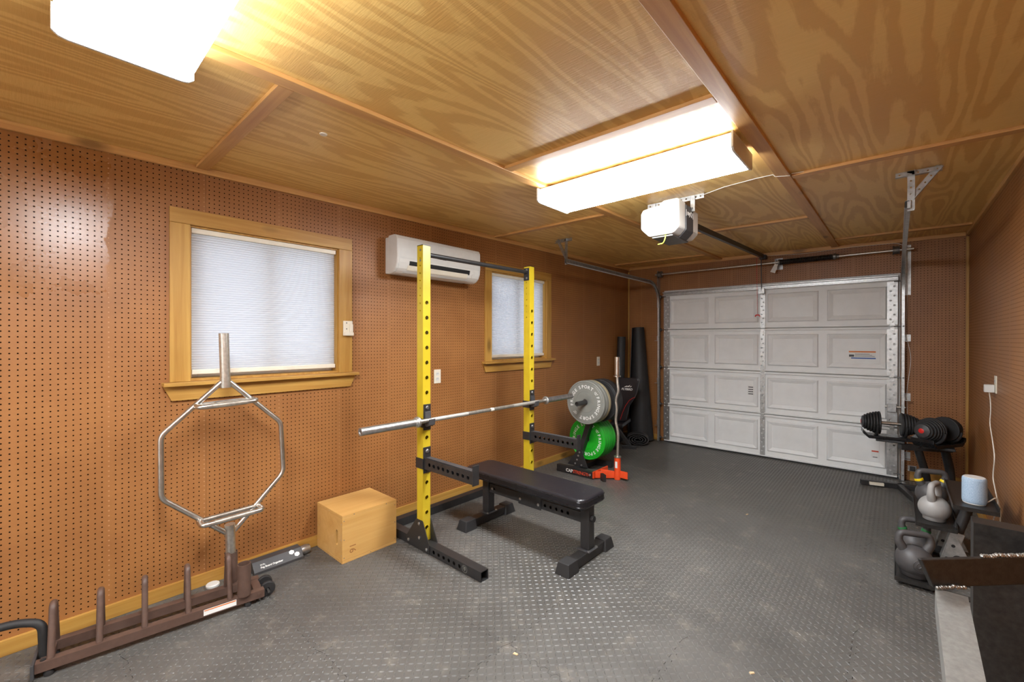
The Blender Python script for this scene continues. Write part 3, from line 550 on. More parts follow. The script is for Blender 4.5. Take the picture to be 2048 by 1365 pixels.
MB().box((1.645, 3.062, 2.340), (1.94, 3.0755, 2.352)).build('mount_bar', m_dsteel, op)
MB().tube(fillet([(1.66, 3.05, 2.345), (1.70, 3.04, 2.39), (1.78, 3.05, 2.400), (1.86, 3.05, 2.385), (1.90, 3.06, 2.36)], 0.04), 0.006, 8).build('power_cable', m_black, op)
MB().tube(fillet([(1.83, oy0+0.025, 2.150), (1.832, oy0+0.01, 2.11), (1.815, oy0+0.02, 2.085), (1.775, oy0+0.03, 2.085)], 0.03), 0.0035, 8).build('antenna_wire', plain('lime_wire', srgb(200, 214, 70), 0.4), op)
MB().sqtube((1.79, 3.19, 2.325), (1.79, 5.90, 2.440), 0.030, 0.045, (0, 0, 1), open_ends=False).build('drive_rail', m_black, op, bevel=0.002)
MB().box((1.755, YE-0.10, 2.405), (1.825, YE-0.021, 2.455)).build('header_bracket', m_black, op, bevel=0.004)
MB().bar((1.79, 5.800, 2.405), (1.79, 5.825, 2.02), 0.006, 0.022, up=(0, 1, 0)).build('door_arm', m_black, op); MB().box((1.76, 5.815, 1.985), (1.82, DY-0.056, 2.045)).build('door_arm_bracket', m_galv, op)
MB().tube([(1.765, 5.70, 2.40), (1.768, 5.70, 2.1), (1.775, 5.70, 1.725)], 0.002, 6).build('release_rope', m_red, op)
MB().tube([(1.750, 5.70, 1.705), (1.760, 5.70, 1.722), (1.790, 5.70, 1.722), (1.800, 5.70, 1.705)], 0.008, 8).build('release_handle', m_red, op)
# wiring along the ceiling and door jamb
w = MB().tube([(1.99, 3.085, zc(1.99, 3.09)-0.012), (2.15, 3.03, zc(2.15, 3.03)-0.004), (2.35, 2.99, zc(2.35, 2.99)-0.005), (2.44, 2.985, zc(2.44, 2.99)-0.006), (2.452, 2.985, zc(2.452, 2.99)-0.021), (2.52, 3.02, zc(2.52, 3.02)-0.022), (2.527, 3.035, zc(2.53, 3.03)-0.006), (2.9, 3.125, zc(2.9, 3.12)-0.004), (3.2, 3.13, zc(3.2, 3.13)-0.004), (3.48, 3.12, zc(3.48, 3.12)-0.005)], 0.0022, 6)
tag(w.build('bell_wire', m_cordw), 'thin white wire stapled along the ceiling from the opener', 'wire')
w = MB().tube(fillet([(1.80, YE-0.022, 2.452), (2.2, YE-0.022, 2.425), (2.6, YE-0.022, 2.440), (3.0, YE-0.022, 2.43), (3.075, YE-0.006, 2.38), (3.077, YE-0.006, 1.9), (3.065, YE-0.006, 1.5), (3.11, YE-0.006, 1.25), (3.075, YE-0.006, 0.9), (3.085, YE-0.006, 0.5), (3.075, YE-0.006, 0.24)], 0.08), 0.0022, 6)
tag(w.build('sensor_wire', m_cordw), 'thin cream wire dropping down the wall right of the garage door', 'wire')
s = thing('door_sensor', 'small safety sensor on a white bracket low beside the garage door', 'sensor', (3.12, YE-0.03, 0.11))
MB().box((3.085, YE-0.004, 0.10), (3.15, YE-0.0008, 0.15)).box((3.085, YE-0.035, 0.10), (3.15, YE-0.0045, 0.103)).build('bracket', m_galv, s); MB().box((3.10, YE-0.045, 0.104), (3.14, YE-0.015, 0.145)).build('sensor_body', m_dgrey, s, bevel=0.004); MB().cyl((3.10, YE-0.03, 0.125), (3.092, YE-0.03, 0.125), 0.010, 12).build('sensor_eye', m_white, s)
# ================================================================== LEFT WALL FIXTURES
ac = thing('air_conditioner', 'white wall-mounted mini-split air conditioner between the two windows', 'air conditioner', (0.0, 2.245, 1.93))
y0, y1 = 1.828, 2.695
MB().box((0.0, y0+0.020, 1.945), (0.125, y1-0.045, 2.228)).build('back_chassis', m_offwhite, ac, bevel=0.008)
prof = [(0.075, 2.232), (0.150, 2.232), (0.188, 2.222), (0.200, 2.195), (0.203, 2.060), (0.196, 2.010), (0.178, 1.972), (0.150, 1.948), (0.118, 1.936), (0.075, 1.934)]
MB().prism(prof, (0, y0, 0), (1, 0, 0), (0, 0, 1), (0, 1, 0), y1-y0).build('front_cover', m_white, ac, bevel=0.010, seg=3)
def acface(s0, s1, ya, yb, off):     # strip following the lower front curve between two profile fractions
    P = [Vector((x, 0, z)) for x, z in [(0.203, 2.060), (0.196, 2.010), (0.178, 1.972), (0.150, 1.948), (0.118, 1.936)]]; D = [0]
    for a, b in zip(P, P[1:]): D.append(D[-1] + (b-a).length)
    def at(s):
        s *= D[-1]
        for k in range(4):
            if s <= D[k+1] + 1e-9: f = (s-D[k])/(D[k+1]-D[k]); d = (P[k+1]-P[k]).normalized(); n = Vector((-d.z, 0, d.x)); return P[k].lerp(P[k+1], f) + Vector((0.0, 0, 0)) + Vector((abs(d.z), 0, -abs(d.x)))*off
    ss = [s0 + (s1-s0)*k/6 for k in range(7)]; vs = []
    for s in ss: p = at(s); vs += [(p.x, ya, p.z), (p.x, yb, p.z)]
    n = len(vs); bk = [(p[0]-0.012, p[1], p[2]+0.006) for p in vs]
    m = MB(); m.add(vs + bk, [(2*k, 2*k+1, 2*k+3, 2*k+2) for k in range(6)] + [(n+2*k, n+2*k+2, n+2*k+3, n+2*k+1) for k in range(6)] + [(2*k, 2*k+2, n+2*k+2, n+2*k) for k in range(6)] + [(2*k+1, n+2*k+1, n+2*k+3, 2*k+3) for k in range(6)] + [(0, n, n+1, 1), (12, 13, n+13, n+12)]); return m
acface(0.10, 0.99, y0+0.02, y1-0.02, 0.0018).build('outlet_surround', m_offwhite, ac); acface(0.16, 0.40, y0+0.11, y1-0.13, 0.0026).build('air_outlet', m_void, ac); acface(0.36, 0.62, y0+0.10, y1-0.15, 0.0050).build('louver', m_cream, ac); acface(0.64, 0.80, y0+0.08, y1-0.12, 0.0034).build('louver', m_white, ac)
text_mb('Pioneer', 0.030, (0.2045, 2.255, 2.085), (0, 1, 0), (0, 0, 1), bold=0.0006).build('lettering', m_dgrey, ac)
MB().lathe([(0.020, 0), (0.020, 0.002), (0.0, 0.002)], (0.1905, y1-0.085, 1.990), (0.9, 0, -0.42), 20).build('display_dial', m_offwhite, ac)
def outlet(x, yc, zc_, nx, label, name='wall_outlet', holes=True):
    r = thing(name, label, 'outlet', (x, yc, zc_-0.06), 0); a, b = (x, x+0.006) if nx > 0 else (x-0.006, x)
    MB().box((a, yc-0.036, zc_-0.060), (b, yc+0.036, zc_+0.060)).build('cover_plate', m_cream, r, bevel=0.002)
    for dz in (0.022, -0.022):
        f = b if nx > 0 else a; MB().lathe([(0.0165, 0), (0.0165, 0.0015), (0.0, 0.0015)], (f, yc, zc_+dz), (nx, 0, 0), 16).build('socket_face', m_white, r)
        for dy, h in ((-0.006, 0.009), (0.006, 0.007)): q = f + nx*0.0015; MB().box((min(q, q+nx*0.0004), yc+dy-0.0012, zc_+dz-h/2+0.003), (max(q, q+nx*0.0004), yc+dy+0.0012, zc_+dz+h/2+0.003)).build('slot', m_void, r)
    return r
outlet(0.0, 2.362, 1.106, 1, 'cream wall outlet between the yellow posts below the air conditioner'); outlet(0.0, 5.085, 1.140, 1, 'small cream wall outlet above the grey plates, left of the curl bar')
rw = outlet(RW, 4.43, 1.122, -1, 'cream wall outlet on the right wall with a plug in it')
st = thing('remote_holder', 'small cream remote holder screwed to the near window casing', 'remote holder', (0.02, 1.527, 1.455))
MB().box((0.020, 1.492, 1.456), (0.032, 1.562, 1.563)).build('back_plate', m_cream, st, bevel=0.003); MB().box((0.032, 1.494, 1.456), (0.050, 1.562, 1.480)).build('lower_lip', m_cream, st, bevel=0.003); MB().box((0.032, 1.536, 1.480), (0.044, 1.560, 1.540)).build('side_clip', m_cream, st, bevel=0.003)
for z in (1.548, 1.505): MB().lathe([(0.005, 0), (0.004, 0.002), (0, 0.002)], (0.032, 1.515, z), (1, 0, 0), 10).build('screw', m_dsteel, st)
# ================================================================== BROWN PLATE RACK WITH WHEELS (runs along the left wall)
ang = math.atan2(-0.112, 0.83)     # local +y along the rails
rk = thing('weight_plate_rack', 'brown steel toaster rack with five hoops on the floor', 'plate rack', (0.330, 0.0, 0.0), ang)
L, gap, rz = 0.845, 0.150, 0.030
for x in (0.0, -gap): MB().sqtube((x-0.02, 0.0, rz+0.018), (x-0.02, L, rz+0.018), 0.038, 0.040, (0, 0, 1), open_ends=True, wall=0.002).build('rail', m_brown, rk, world=False, bevel=0.002)
for y in (0.012, 0.800): MB().box((-gap-0.001, y, rz+0.002), (-0.039, y+0.038, rz+0.034)).build('cross_member', m_brown, rk, world=False)
MB().box((-gap-0.05, -0.012, rz-0.022), (0.008, -0.0005, rz+0.042)).build('end_plate', m_dgrey, rk, world=False, bevel=0.003)
for y in (0.045, 0.195, 0.350, 0.515, 0.690):
    pts = fillet([(-0.020, y, rz+0.036), (-0.075, y, 0.266), (-0.115, y, 0.266), (-gap-0.020, y, rz+0.036)], 0.035, 6); MB().tube(pts, 0.0125, 12).build('hoop', m_brown, rk, world=False)
for x, yt in ((-0.014, 0.752), (-0.208, 0.718)):
    m = MB(); m.lathe([(0.031, rz+0.0385), (0.031, 0.235), (0.028, 0.235), (0.028, rz+0.06), (0.0, rz+0.06)], (x, yt, 0), (0, 0, 1), 28); m.build('bar_holder_tube', m_brown, rk, world=False)
for x in (-0.055, -gap+0.018):
    MB().lathe([(0.010, -0.012), (0.036, -0.012), (0.040, -0.006), (0.040, 0.006), (0.036, 0.012), (0.010, 0.012)], (x, 0.868, 0.040), (1, 0, 0), 24).build('wheel', m_rubber, rk, world=False); MB().cyl((x-0.035, 0.868, 0.040), (x+0.045, 0.868, 0.040), 0.006, 10).build('axle', m_dsteel, rk, world=False); MB().box((x-0.02, 0.83, 0.035), (x-0.016, 0.875, 0.062)).build('fork_plate', m_brown, rk, world=False)
MB().lathe([(0.010, 0), (0.010, 0.004), (0.0, 0.005)], (-0.001, 0.820, rz+0.018), (1, 0, 0), 12).build('bolt', m_brown, rk, world=False); MB().lathe([(0.009, 0), (0.009, 0.004), (0.0, 0.005)], (-0.020, 0.022, rz+0.038), (0, 0, 1), 12).build('bolt', m_black, rk, world=False)
for y in (0.04, 0.77):
    for x in (-0.02, -gap-0.02): MB().lathe([(0.0, 0), (0.016, 0), (0.018, 0.012), (0.012, rz-0.0025)], (x, y, 0.0), (0, 0, 1), 14).build('foot', m_rubber, rk, world=False)
MB().box((-0.0008, 0.575, rz+0.004), (0.0004, 0.715, rz+0.033)).build('sticker', m_print, rk, world=False); MB().box((0.0005, 0.578, rz+0.026), (0.001, 0.712, rz+0.031)).build('sticker_stripe', m_oprint, rk, world=False)
hp = fillet([(-0.07, 0.02, rz+0.03), (-0.07, 0.015, 0.205), (-0.09, -0.06, 0.225), (-0.10, -0.34, 0.228), (-0.10, -0.36, rz)], 0.05, 6)
MB().tube(hp, 0.0165, 14).build('foam_handle', m_rubber, rk, world=False)
# ================================================================== HEX TRAP BAR standing in the rear holder tube
tb = thing('hex_trap_bar', 'silver hexagonal trap bar standing upright in the brown rack', 'trap bar', (0.245, 0.742, 0.09))
xp = 0.2198
def hb(y, z): return Vector((xp, y, z))
lean = lambda z: 0.7394 - 0.033*(z-0.15)/1.26
ct, cbm = hb(lean(1.175), 1.182), hb(lean(0.345), 0.345)
fr = fillet([hb(lean(1.20)-0.02, 1.190), hb(0.430, 0.937), hb(0.432, 0.616), hb(lean(0.345)-0.02, 0.350)], 0.030, 5); MB().tube(fr, 0.0135, 14).build('frame_tube', m_chrome, tb)
fr = fillet([hb(lean(1.20)+0.02, 1.190), hb(1.000, 0.927), hb(1.015, 0.620), hb(lean(0.345)+0.02, 0.350)], 0.030, 5); MB().tube(fr, 0.0135, 14).build('frame_tube', m_chrome, tb)
def hpole(a, b, r0, n=24): return MB().lathe([(0, 0), (r0-0.001, 0), (r0, 0.001), (r0, (b-a).length-0.001), (r0-0.001, (b-a).length), (r0-0.004, (b-a).length), (r0-0.005, (b-a).length-0.03), (0, (b-a).length-0.03)], a, b-a, n)
hpole(hb(lean(1.16), 1.165), hb(lean(1.462), 1.462), 0.0245).build('sleeve', m_steel, tb); hpole(hb(lean(0.385), 0.385), hb(lean(0.10), 0.10), 0.0245).build('sleeve', m_steel, tb)
MB().cyl(hb(lean(1.160), 1.160), hb(lean(1.215), 1.215), 0.0262, 24).build('collar', m_steel, tb); MB().cyl(hb(lean(0.330), 0.330), hb(lean(0.392), 0.392), 0.0262, 24).build('collar', m_steel, tb)
for ya, yb, za, zb in ((0.566, 0.853, 1.073, 1.083), (0.580, 0.886, 0.452, 0.457)):
    MB().tube([hb(ya, za), hb(yb, zb)], 0.0135, 12).build('handle', m_chrome, tb)
    MB().tube(fillet([hb(ya+0.012, za), Vector((xp+0.085, ya+0.006, za)), Vector((xp+0.085, yb-0.006, zb)), hb(yb-0.012, zb)], 0.03, 5), 0.0135, 12).build('raised_handle', m_chrome, tb)
    MB().tube([Vector((xp+0.085, ya+0.06, za+(zb-za)*0.2)), Vector((xp+0.085, yb-0.06, za+(zb-za)*0.8))], 0.0146, 14).build('knurled_grip', m_steel, tb)
# ================================================================== ORGANIZER BOX lying along the baseboard
ob = thing('organizer_box', 'dark grey cardboard peg board organizer box lying against the baseboard', 'box', (0.07, 1.02, 0.0))
MB().prism([(0.021, 0.0), (0.125, 0.0), (0.125, 0.016), (0.080, 0.062), (0.021, 0.062)], (0, 0.885, 0), (1, 0, 0), (0, 0, 1), (0, 1, 0), 0.29).build('carton', m_dgrey, ob, bevel=0.002)
MB().lathe([(0, 0), (0.028, 0), (0.031, 0.03), (0.026, 0.055), (0.0, 0.065)], (0.072, 1.1755, 0.032), (0, 1, 0), 20).build('clear_lid', m_galv, ob)
exn = Vector((0, 1, 0)); eyn = Vector((-0.045, 0, 0.046)).normalized(); o0 = Vector((0.114, 0.925, 0.0272)) + Vector((0.046, 0, 0.045))*0.009
text_mb('Peg Board Organizer', 0.0150, o0, exn, eyn, align='LEFT', bold=0.0006).build('lettering', m_print, ob); text_mb('54 Pc.', 0.012, o0 + eyn*0.017, exn, eyn, align='LEFT', bold=0.0003).build('lettering', m_print, ob)
for yy, dd in ((1.112, 0.034), (1.140, 0.012)):
    MB().add([Vector((0.114, yy, 0.0272)) + Vector((0.046, 0, 0.045))*0.009 + exn*(0.017*math.cos(a)) + eyn*(0.015*math.sin(a)+dd) for a in [PI/6+PI/3*k for k in range(6)]], [(0,1,2,3,4,5)]).build('hexagon_badge', m_print, ob)
tag(MB().lathe([(0, 0), (0.032, 0), (0.034, 0.004), (0.034, 0.013), (0.030, 0.017), (0.0, 0.017)], (0.060, 0.690, 0.0), (0, 0, 1), 20).build('plastic_cap', m_white), 'white round cap on the floor behind the brown rack', 'cap')
# ================================================================== PLYO BOX
pb = thing('plyo_box', 'birch plywood jump box with hand slot, beside the yellow rack', 'plyo box', (0.205, 1.505, 0.0))
bx0, bx1, by0, by1, bz = 0.026, 0.386, 1.305, 1.700, 0.306; t_ = 0.018
MB().box((bx0, by0, bz-t_), (bx1, by1, bz)).build('top_panel', m_birch, pb, bevel=0.0015)
MB().box((bx0, by0, 0.0), (bx1, by1, t_)).build('bottom_panel', m_birch, pb, bevel=0.0015)
MB().box((bx1-t_, by0+0.0002, t_+0.0006), (bx1, by1-0.0002, bz-t_-0.0006)).build('long_panel', m_birch, pb, bevel=0.0015); MB().box((bx0, by0+0.0002, t_+0.0006), (bx0+t_, by1-0.0002, bz-t_-0.0006)).build('long_panel', m_birch, pb, bevel=0.0015)
def slotted(y, name):
    m = MB(); cx, cz = (bx0+bx1)/2 + 0.105, 0.150; x0_, x1_, z0_, z1_ = bx0+t_+0.0006, bx1-t_-0.0006, t_+0.0006, bz-t_-0.0006
    angs = sorted([2*PI*(k+0.5)/32 for k in range(32)] + [math.atan2(b-cz, a-cx) % (2*PI) for a in (x0_, x1_) for b in (z0_, z1_)]); slot = []; out = []
    for a in angs:
        c, d = math.cos(a), math.sin(a); lo, hi = 0.0, 0.2
        for _ in range(30):
            t = (lo+hi)/2; px, pz = t*c, t*d; dz = max(0.0, abs(pz)-0.036); lo, hi = (t, hi) if math.hypot(px, dz) < 0.014 else (lo, t)
        slot.append((cx+lo*c, cz+lo*d)); t = min([(x1_-cx)/c if c > 1e-9 else ((x0_-cx)/c if c < -1e-9 else 9), (z1_-cz)/d if d > 1e-9 else ((z0_-cz)/d if d < -1e-9 else 9)]); out.append((cx+t*c, cz+t*d))
    n = len(angs)
    for yy, rev in ((y, 0), (y+t_, 1)):
        fs = [(k, n+k, n+(k+1) % n, (k+1) % n) for k in range(n)]; m.add([(a, yy, b) for a, b in slot] + [(a, yy, b) for a, b in out], fs if rev else [tuple(reversed(f)) for f in fs])
    m.add([(a, y, b) for a, b in slot] + [(a, y+t_, b) for a, b in slot], [(k, (k+1) % n, n+(k+1) % n, n+k) for k in range(n)]); m.build(name, m_birch, pb)
slotted(by0+0.0004, 'end_panel'); slotted(by1-t_-0.0004, 'end_panel')
for yy, zz in [(by0+0.012, z) for z in (0.035, 0.15, 0.27)] + [(by1-0.012, z) for z in (0.035, 0.15, 0.27)] + [((by0+by1)/2, 0.009), (by0+0.08, bz-0.009), (by1-0.08, bz-0.009)]: MB().lathe([(0.0035, 0), (0.003, 0.0006), (0, 0.0006)], (bx1, yy, zz), (1, 0, 0), 8).build('screw', m_dsteel, pb)
for xx, zz in [(bx0+0.012, z) for z in (0.05, 0.15, 0.25)] + [(bx1-0.012, z) for z in (0.05, 0.15, 0.25)] + [((bx0+bx1)/2, bz-0.009), ((bx0+bx1)/2, 0.009)]: MB().lathe([(0.0035, 0), (0.003, 0.0006), (0, 0.0006)], (xx, by0, zz), (0, -1, 0), 8).build('screw', m_galv, pb)
text_mb('16', 0.062, (bx1+0.0002, by0+0.050, 0.112), (0, 0, -1), (0, 1, 0), extrude=0.0002, align='LEFT').build('lettering', plain('branded_mark', srgb(150, 98, 48), 0.6), pb)
# ================================================================== POWER RACK
pr = thing('squat_rack', 'yellow and black squat rack with pull-up bar and spotter arms', 'squat rack', (0.60, 2.35, 0.0))
PX0, PX1 = 0.560, 0.625; PW = 0.062; PXC = (PX0+PX1)/2
P1, P2 = 1.781, 2.906; ZT = 2.066
for yc in (P1, P2):
    m = MB(); big = [(0.155 + 0.1016*k - 0.062, 0.0128) for k in range(16)]; p, q = Vector((PXC, yc, 0.062)), Vector((PXC, yc, ZT)); L = ZT-0.062
    hb_ = [(z, PW/2, r) for z, r in big]; sm = [(L-0.035-0.0508*k, 0.036, 0.0045) for k in range(9)]
    m.holed((PX1, yc-PW/2, 0.062), (0, 0, 1), (0, 1, 0), L, PW, [(a, PW-b, c) for a, b, c in hb_]); m.v = m.v
    m.holed((PX0, yc+PW/2, 0.062), (0, 0, 1), (0, -1, 0), L, PW, hb_)
    m.holed((PX0, yc-PW/2, 0.062), (0, 0, 1), (1, 0, 0), L, PX1-PX0, sm, n=10); m.holed((PX1, yc+PW/2, 0.062), (0, 0, 1), (-1, 0, 0), L, PX1-PX0, sm, n=10)
    m.box((PX0, yc-PW/2, ZT-0.001), (PX1, yc+PW/2, ZT)); m.build('upright', m_yellow, pr)
    MB().box((PX0-0.001, yc-PW/2-0.001, ZT+0.0002), (PX1+0.001, yc+PW/2+0.001, ZT+0.004)).build('end_cap', m_blackg, pr, bevel=0.001)
    MB().sqtube((0.126, yc, 0.0305), (1.186, yc, 0.0305), 0.062, 0.060, (0, 0, 1), holes_r=[(0.565 + 0.0508*k, 0.0125) for k in range(7)]).build('base_beam', m_black, pr)
    for sgn in (-1, 1):
        yy = yc + sgn*(PW/2 + 0.0005); m = MB().prism([(0.445, 0.004), (0.700, 0.004), (0.700, 0.062), (0.628, 0.205), (0.556, 0.205), (0.445, 0.062)], (0, yy, 0), (1, 0, 0), (0, 0, 1), (0, sgn, 0), 0.005); g = m.build('gusset_plate', m_black, pr, bevel=0.001)
        for bx, bz in ((0.592, 0.180), (0.595, 0.085), (0.470, 0.036), (0.675, 0.030)): MB().lathe([(0.0105, 0), (0.0105, 0.005), (0.006, 0.008), (0, 0.008)], (bx, yy+sgn*0.005, bz), (0, sgn, 0), 12).build('bolt', m_galv, g)
MB().sqtube((0.157, P1+0.0315, 0.0305), (0.157, P2-0.0315, 0.0305), 0.060, 0.060, (0, 0, 1)).build('rear_beam', m_black, pr)
text_ring = MB()
for k in range(24): a, b = 2*PI*k/24, 2*PI*(k+1)/24; text_ring.add([(1.045+r*math.cos(t), P1-0.0316, 0.0305+r*math.sin(t)) for r, t in ((0.023, a), (0.023, b), (0.0205, b), (0.0205, a))], [(0, 1, 2, 3)])
for x0_, x1_, z0_, z1_ in ((1.034, 1.056, 0.040, 0.044), (1.043, 1.047, 0.018, 0.040), (1.036, 1.041, 0.026, 0.038), (1.049, 1.054, 0.026, 0.038)): text_ring.add([(x0_, P1-0.0316, z0_), (x1_, P1-0.0316, z0_), (x1_, P1-0.0316, z1_), (x0_, P1-0.0316, z1_)], [(0, 1, 2, 3)])
text_ring.build('round_emblem', m_greyrub, pr)
MB().cyl((0.592, P1+PW/2+0.006, 2.012), (0.592, P2-PW/2-0.006, 2.018), 0.0165, 18).build('pull_up_bar', m_black, pr)
for yy, sg in ((P1+PW/2, 1), (P2-PW/2, -1)):
    g = MB().box((PX0+0.004, min(yy, yy+sg*0.006), 1.945), (PX1-0.004, max(yy, yy+sg*0.006), 2.052)).build('bar_flange', m_black, pr, bevel=0.001)
    for z in (1.965, 2.035): MB().lathe([(0.009, 0), (0.009, 0.004), (0, 0.005)], (PXC+0.006, yy+sg*0.006, z), (0, sg, 0), 10).build('bolt', m_galv, g)
for z in (1.965, 2.035): MB().lathe([(0.008, 0), (0.008, 0.004), (0, 0.005)], (PXC+0.006, P1-PW/2, z), (0, -1, 0), 10).build('bolt', m_galv, pr)
BX, BZ = 0.664, 0.886
for yc in (P1, P2):    # J-cups
    g = MB().box((PX1+0.0005, yc-0.028, 0.815), (PX1+0.0065, yc+0.030, 0.990)).box((PX0-0.006, yc-PW/2-0.007, 0.835), (PX1+0.0065, yc-PW/2-0.001, 0.895)).build('j_cup', m_black, pr, bevel=0.001)
    MB().prism([(PX1+0.0068, BZ+0.055), (PX1+0.016, BZ+0.055), (PX1+0.020, BZ-0.005), (PX1+0.032, BZ-0.017), (PX1+0.050, BZ-0.015), (PX1+0.058, BZ+0.010), (PX1+0.066, BZ+0.010), (PX1+0.062, BZ-0.030), (PX1+0.035, BZ-0.042), (PX1+0.0068, BZ-0.042)], (0, yc-0.024, 0), (1, 0, 0), (0, 0, 1), (0, 1, 0), 0.048).build('cup_hook', m_dgrey, g, bevel=0.002)
    MB().lathe([(0.014, 0), (0.014, 0.003), (0.009, 0.008), (0, 0.008)], (PX1+0.0066, yc, 0.966), (1, 0, 0), 14).build('pin', m_dsteel, g)
for yc in (P1, P2):    # spotter arms
    g = MB().sqtube((PX1+0.0075, yc, 0.592), (1.105, yc, 0.592), 0.050, 0.075, (0, 0, 1), holes_r=[(0.055 + 0.0475*k, 0.0128) for k in range(9)], open_ends=False).build('spotter_arm', m_black, pr)
    MB().box((PX1+0.0008, yc-0.030, 0.525), (PX1+0.007, yc+0.030, 0.700)).box((PX0-0.006, yc-PW/2-0.007, 0.555), (PX1+0.007, yc-PW/2-0.001, 0.625)).build('mount_plate', m_black, g, bevel=0.001)
    MB().box((1.1055, yc-0.026, 0.545), (1.113, yc+0.026, 0.668)).build('end_stop', m_black, g, bevel=0.002); MB().box((PX1+0.02, yc-0.020, 0.631), (1.100, yc+0.020, 0.634)).build('top_liner', m_dgrey, g, bevel=0.001)
    MB().lathe([(0.015, 0), (0.015, 0.003), (0.009, 0.009), (0, 0.009)], (PX1+0.0072, yc, 0.672), (1, 0, 0), 14).build('pin', m_dsteel, g)
    MB().prism([(PX1+0.0075, 0.553), (PX1+0.08, 0.553), (PX1+0.0075, 0.527)], (0, yc-0.003, 0), (1, 0, 0), (0, 0, 1), (0, 1, 0), 0.006).build('brace', m_black, g)
# ================================================================== BARBELL
bb = thing('barbell', 'bare steel barbell resting across the yellow rack', 'barbell', (BX, 2.37, BZ-0.025))
ya, yb = 1.274, 3.462; s1, s2 = ya+0.415, yb-0.415
MB().cyl((BX, s1, BZ), (BX, s2, BZ), 0.0142, 18).build('shaft', m_steel, bb)
for a, b in ((s1+0.10, s1+0.235), (s1+0.245, s1+0.43), (s2-0.43, s2-0.245), (s2-0.235, s2-0.10)): MB().cyl((BX, a, BZ), (BX, b, BZ), 0.0146, 18).build('knurling', plain('knurl', srgb(200, 196, 186), 0.5, 0.7, 0.15, 200, 0.4, 900), bb)
for e, c, sg in ((ya, s1, -1), (yb, s2, 1)):
    MB().lathe([(0, 0), (0.0142, 0), (0.030, 0), (0.036, 0.004), (0.036, 0.018), (0.030, 0.024), (0.030, 0.030), (0.0245, 0.034), (0.0245, 0.413), (0.023, 0.415), (0.016, 0.415), (0.016, 0.409), (0, 0.409)], (BX, c, BZ), (0, sg, 0), 28).build('sleeve', m_galv, bb)
    MB().cyl((BX, e-sg*0.008, BZ), (BX, e-sg*0.003, BZ), 0.008, 10).build('end_bolt', m_dsteel, bb)
MB().cyl((BX, 2.352, BZ), (BX, 2.385, BZ), 0.0144, 18).build('centre_band', m_cream, bb)
# ================================================================== FLAT BENCH
be = thing('flat_bench', 'black vinyl flat weight bench standing beside the rack', 'bench', (1.03, 2.40, 0.0))
sx0, sx1, sy0, sy1, sz0, sz1 = 0.462, 1.560, 2.262, 2.560, 0.360, 0.428
def rrect(x0, x1, y0, y1, r, n=6):
    o = []
    for cx, cy, a0 in ((x1-r, y1-r, 0), (x0+r, y1-r, PI/2), (x0+r, y0+r, PI), (x1-r, y0+r, 1.5*PI)):
        for k in range(n+1): a = a0 + PI/2*k/n; o.append((cx + r*math.cos(a), cy + r*math.sin(a)))
    return o
MB().prism(rrect(sx0, sx1, sy0, sy1, 0.055), (0, 0, sz0), (1, 0, 0), (0, 1, 0), (0, 0, 1), sz1-sz0).build('seat_pad', m_vinyl, be, bevel=0.016, seg=4)
MB().tube([(x, y, sz1-0.018) for x, y in rrect(sx0-0.001, sx1+0.001, sy0-0.001, sy1+0.001, 0.055)], 0.003, 6, closed=True).build('piping', m_blackg, be)
MB().tube([(x, y, sz0+0.018) for x, y in rrect(sx0-0.001, sx1+0.001, sy0-0.001, sy1+0.001, 0.055)], 0.003, 6, closed=True).build('piping', m_blackg, be)
tape = MB()
for x, y in ((1.40, 2.285), (1.47, 2.40), (1.45, 2.45), (1.33, 2.50)): tape.add([(x, y, sz1+0.0012), (x+0.012, y+0.004, sz1+0.0012), (x+0.010, y+0.010, sz1+0.0012), (x-0.002, y+0.006, sz1+0.0012)], [(0, 1, 2, 3)])
tape.build('scuff_mark', m_dsteel, be)
for xc, xa, xb in ((0.590, 0.545, 0.635), (1.500, 1.455, 1.545)):
    lg = MB().box((xc-0.032, 2.375, 0.0725), (xc+0.032, 2.445, sz0-0.001)).build('leg_post', m_black, be, bevel=0.004)
    MB().box((xc-0.050, 2.355, 0.0665), (xc+0.050, 2.465, 0.0722)).build('foot_plate', m_dgrey, lg, bevel=0.001)
    for yy in (2.362, 2.458): MB().lathe([(0.008, 0), (0.008, 0.006), (0, 0.007)], (xc+0.038, yy, 0.0722), (0, 0, 1), 10).build('bolt', m_galv, lg)
    MB().box((xa+0.012, 2.165, 0.006), (xb-0.012, 2.630, 0.066)).build('foot_beam', m_black, be, bevel=0.003)
    for ya_, yb_ in ((2.125, 2.235), (2.560, 2.670)):
        MB().hexa([(xa-0.008, ya_-0.004, 0.0), (xb+0.008, ya_-0.004, 0.0), (xb+0.008, yb_+0.004, 0.0), (xa-0.008, yb_+0.004, 0.0)], [(xa+0.006, ya_+0.014, 0.074), (xb-0.006, ya_+0.014, 0.074), (xb-0.006, yb_-(0.0 if ya_ < 2.3 else 0.014), 0.074), (xa+0.006, yb_-(0.0 if ya_ < 2.3 else 0.014), 0.074)]).build('rubber_foot', m_rubber, be, bevel=0.004)
MB().sqtube((0.624, 2.41, 0.268), (1.466, 2.41, 0.268), 0.050, 0.066, (0, 0, 1), holes_r=[(0.055, 0.010)] + [(0.50 + 0.048*k, 0.011) for k in range(6)], open_ends=False).build('spine_beam', m_black, be)
pl = MB().prism([(0.93, 0.225), (1.14, 0.225), (1.14, 0.330), (1.10, 0.359), (0.97, 0.359), (0.93, 0.330)], (0, 2.379, 0), (1, 0, 0), (0, 0, 1), (0, 1, 0), 0.005).build('joint_plate', m_black, be, bevel=0.001)
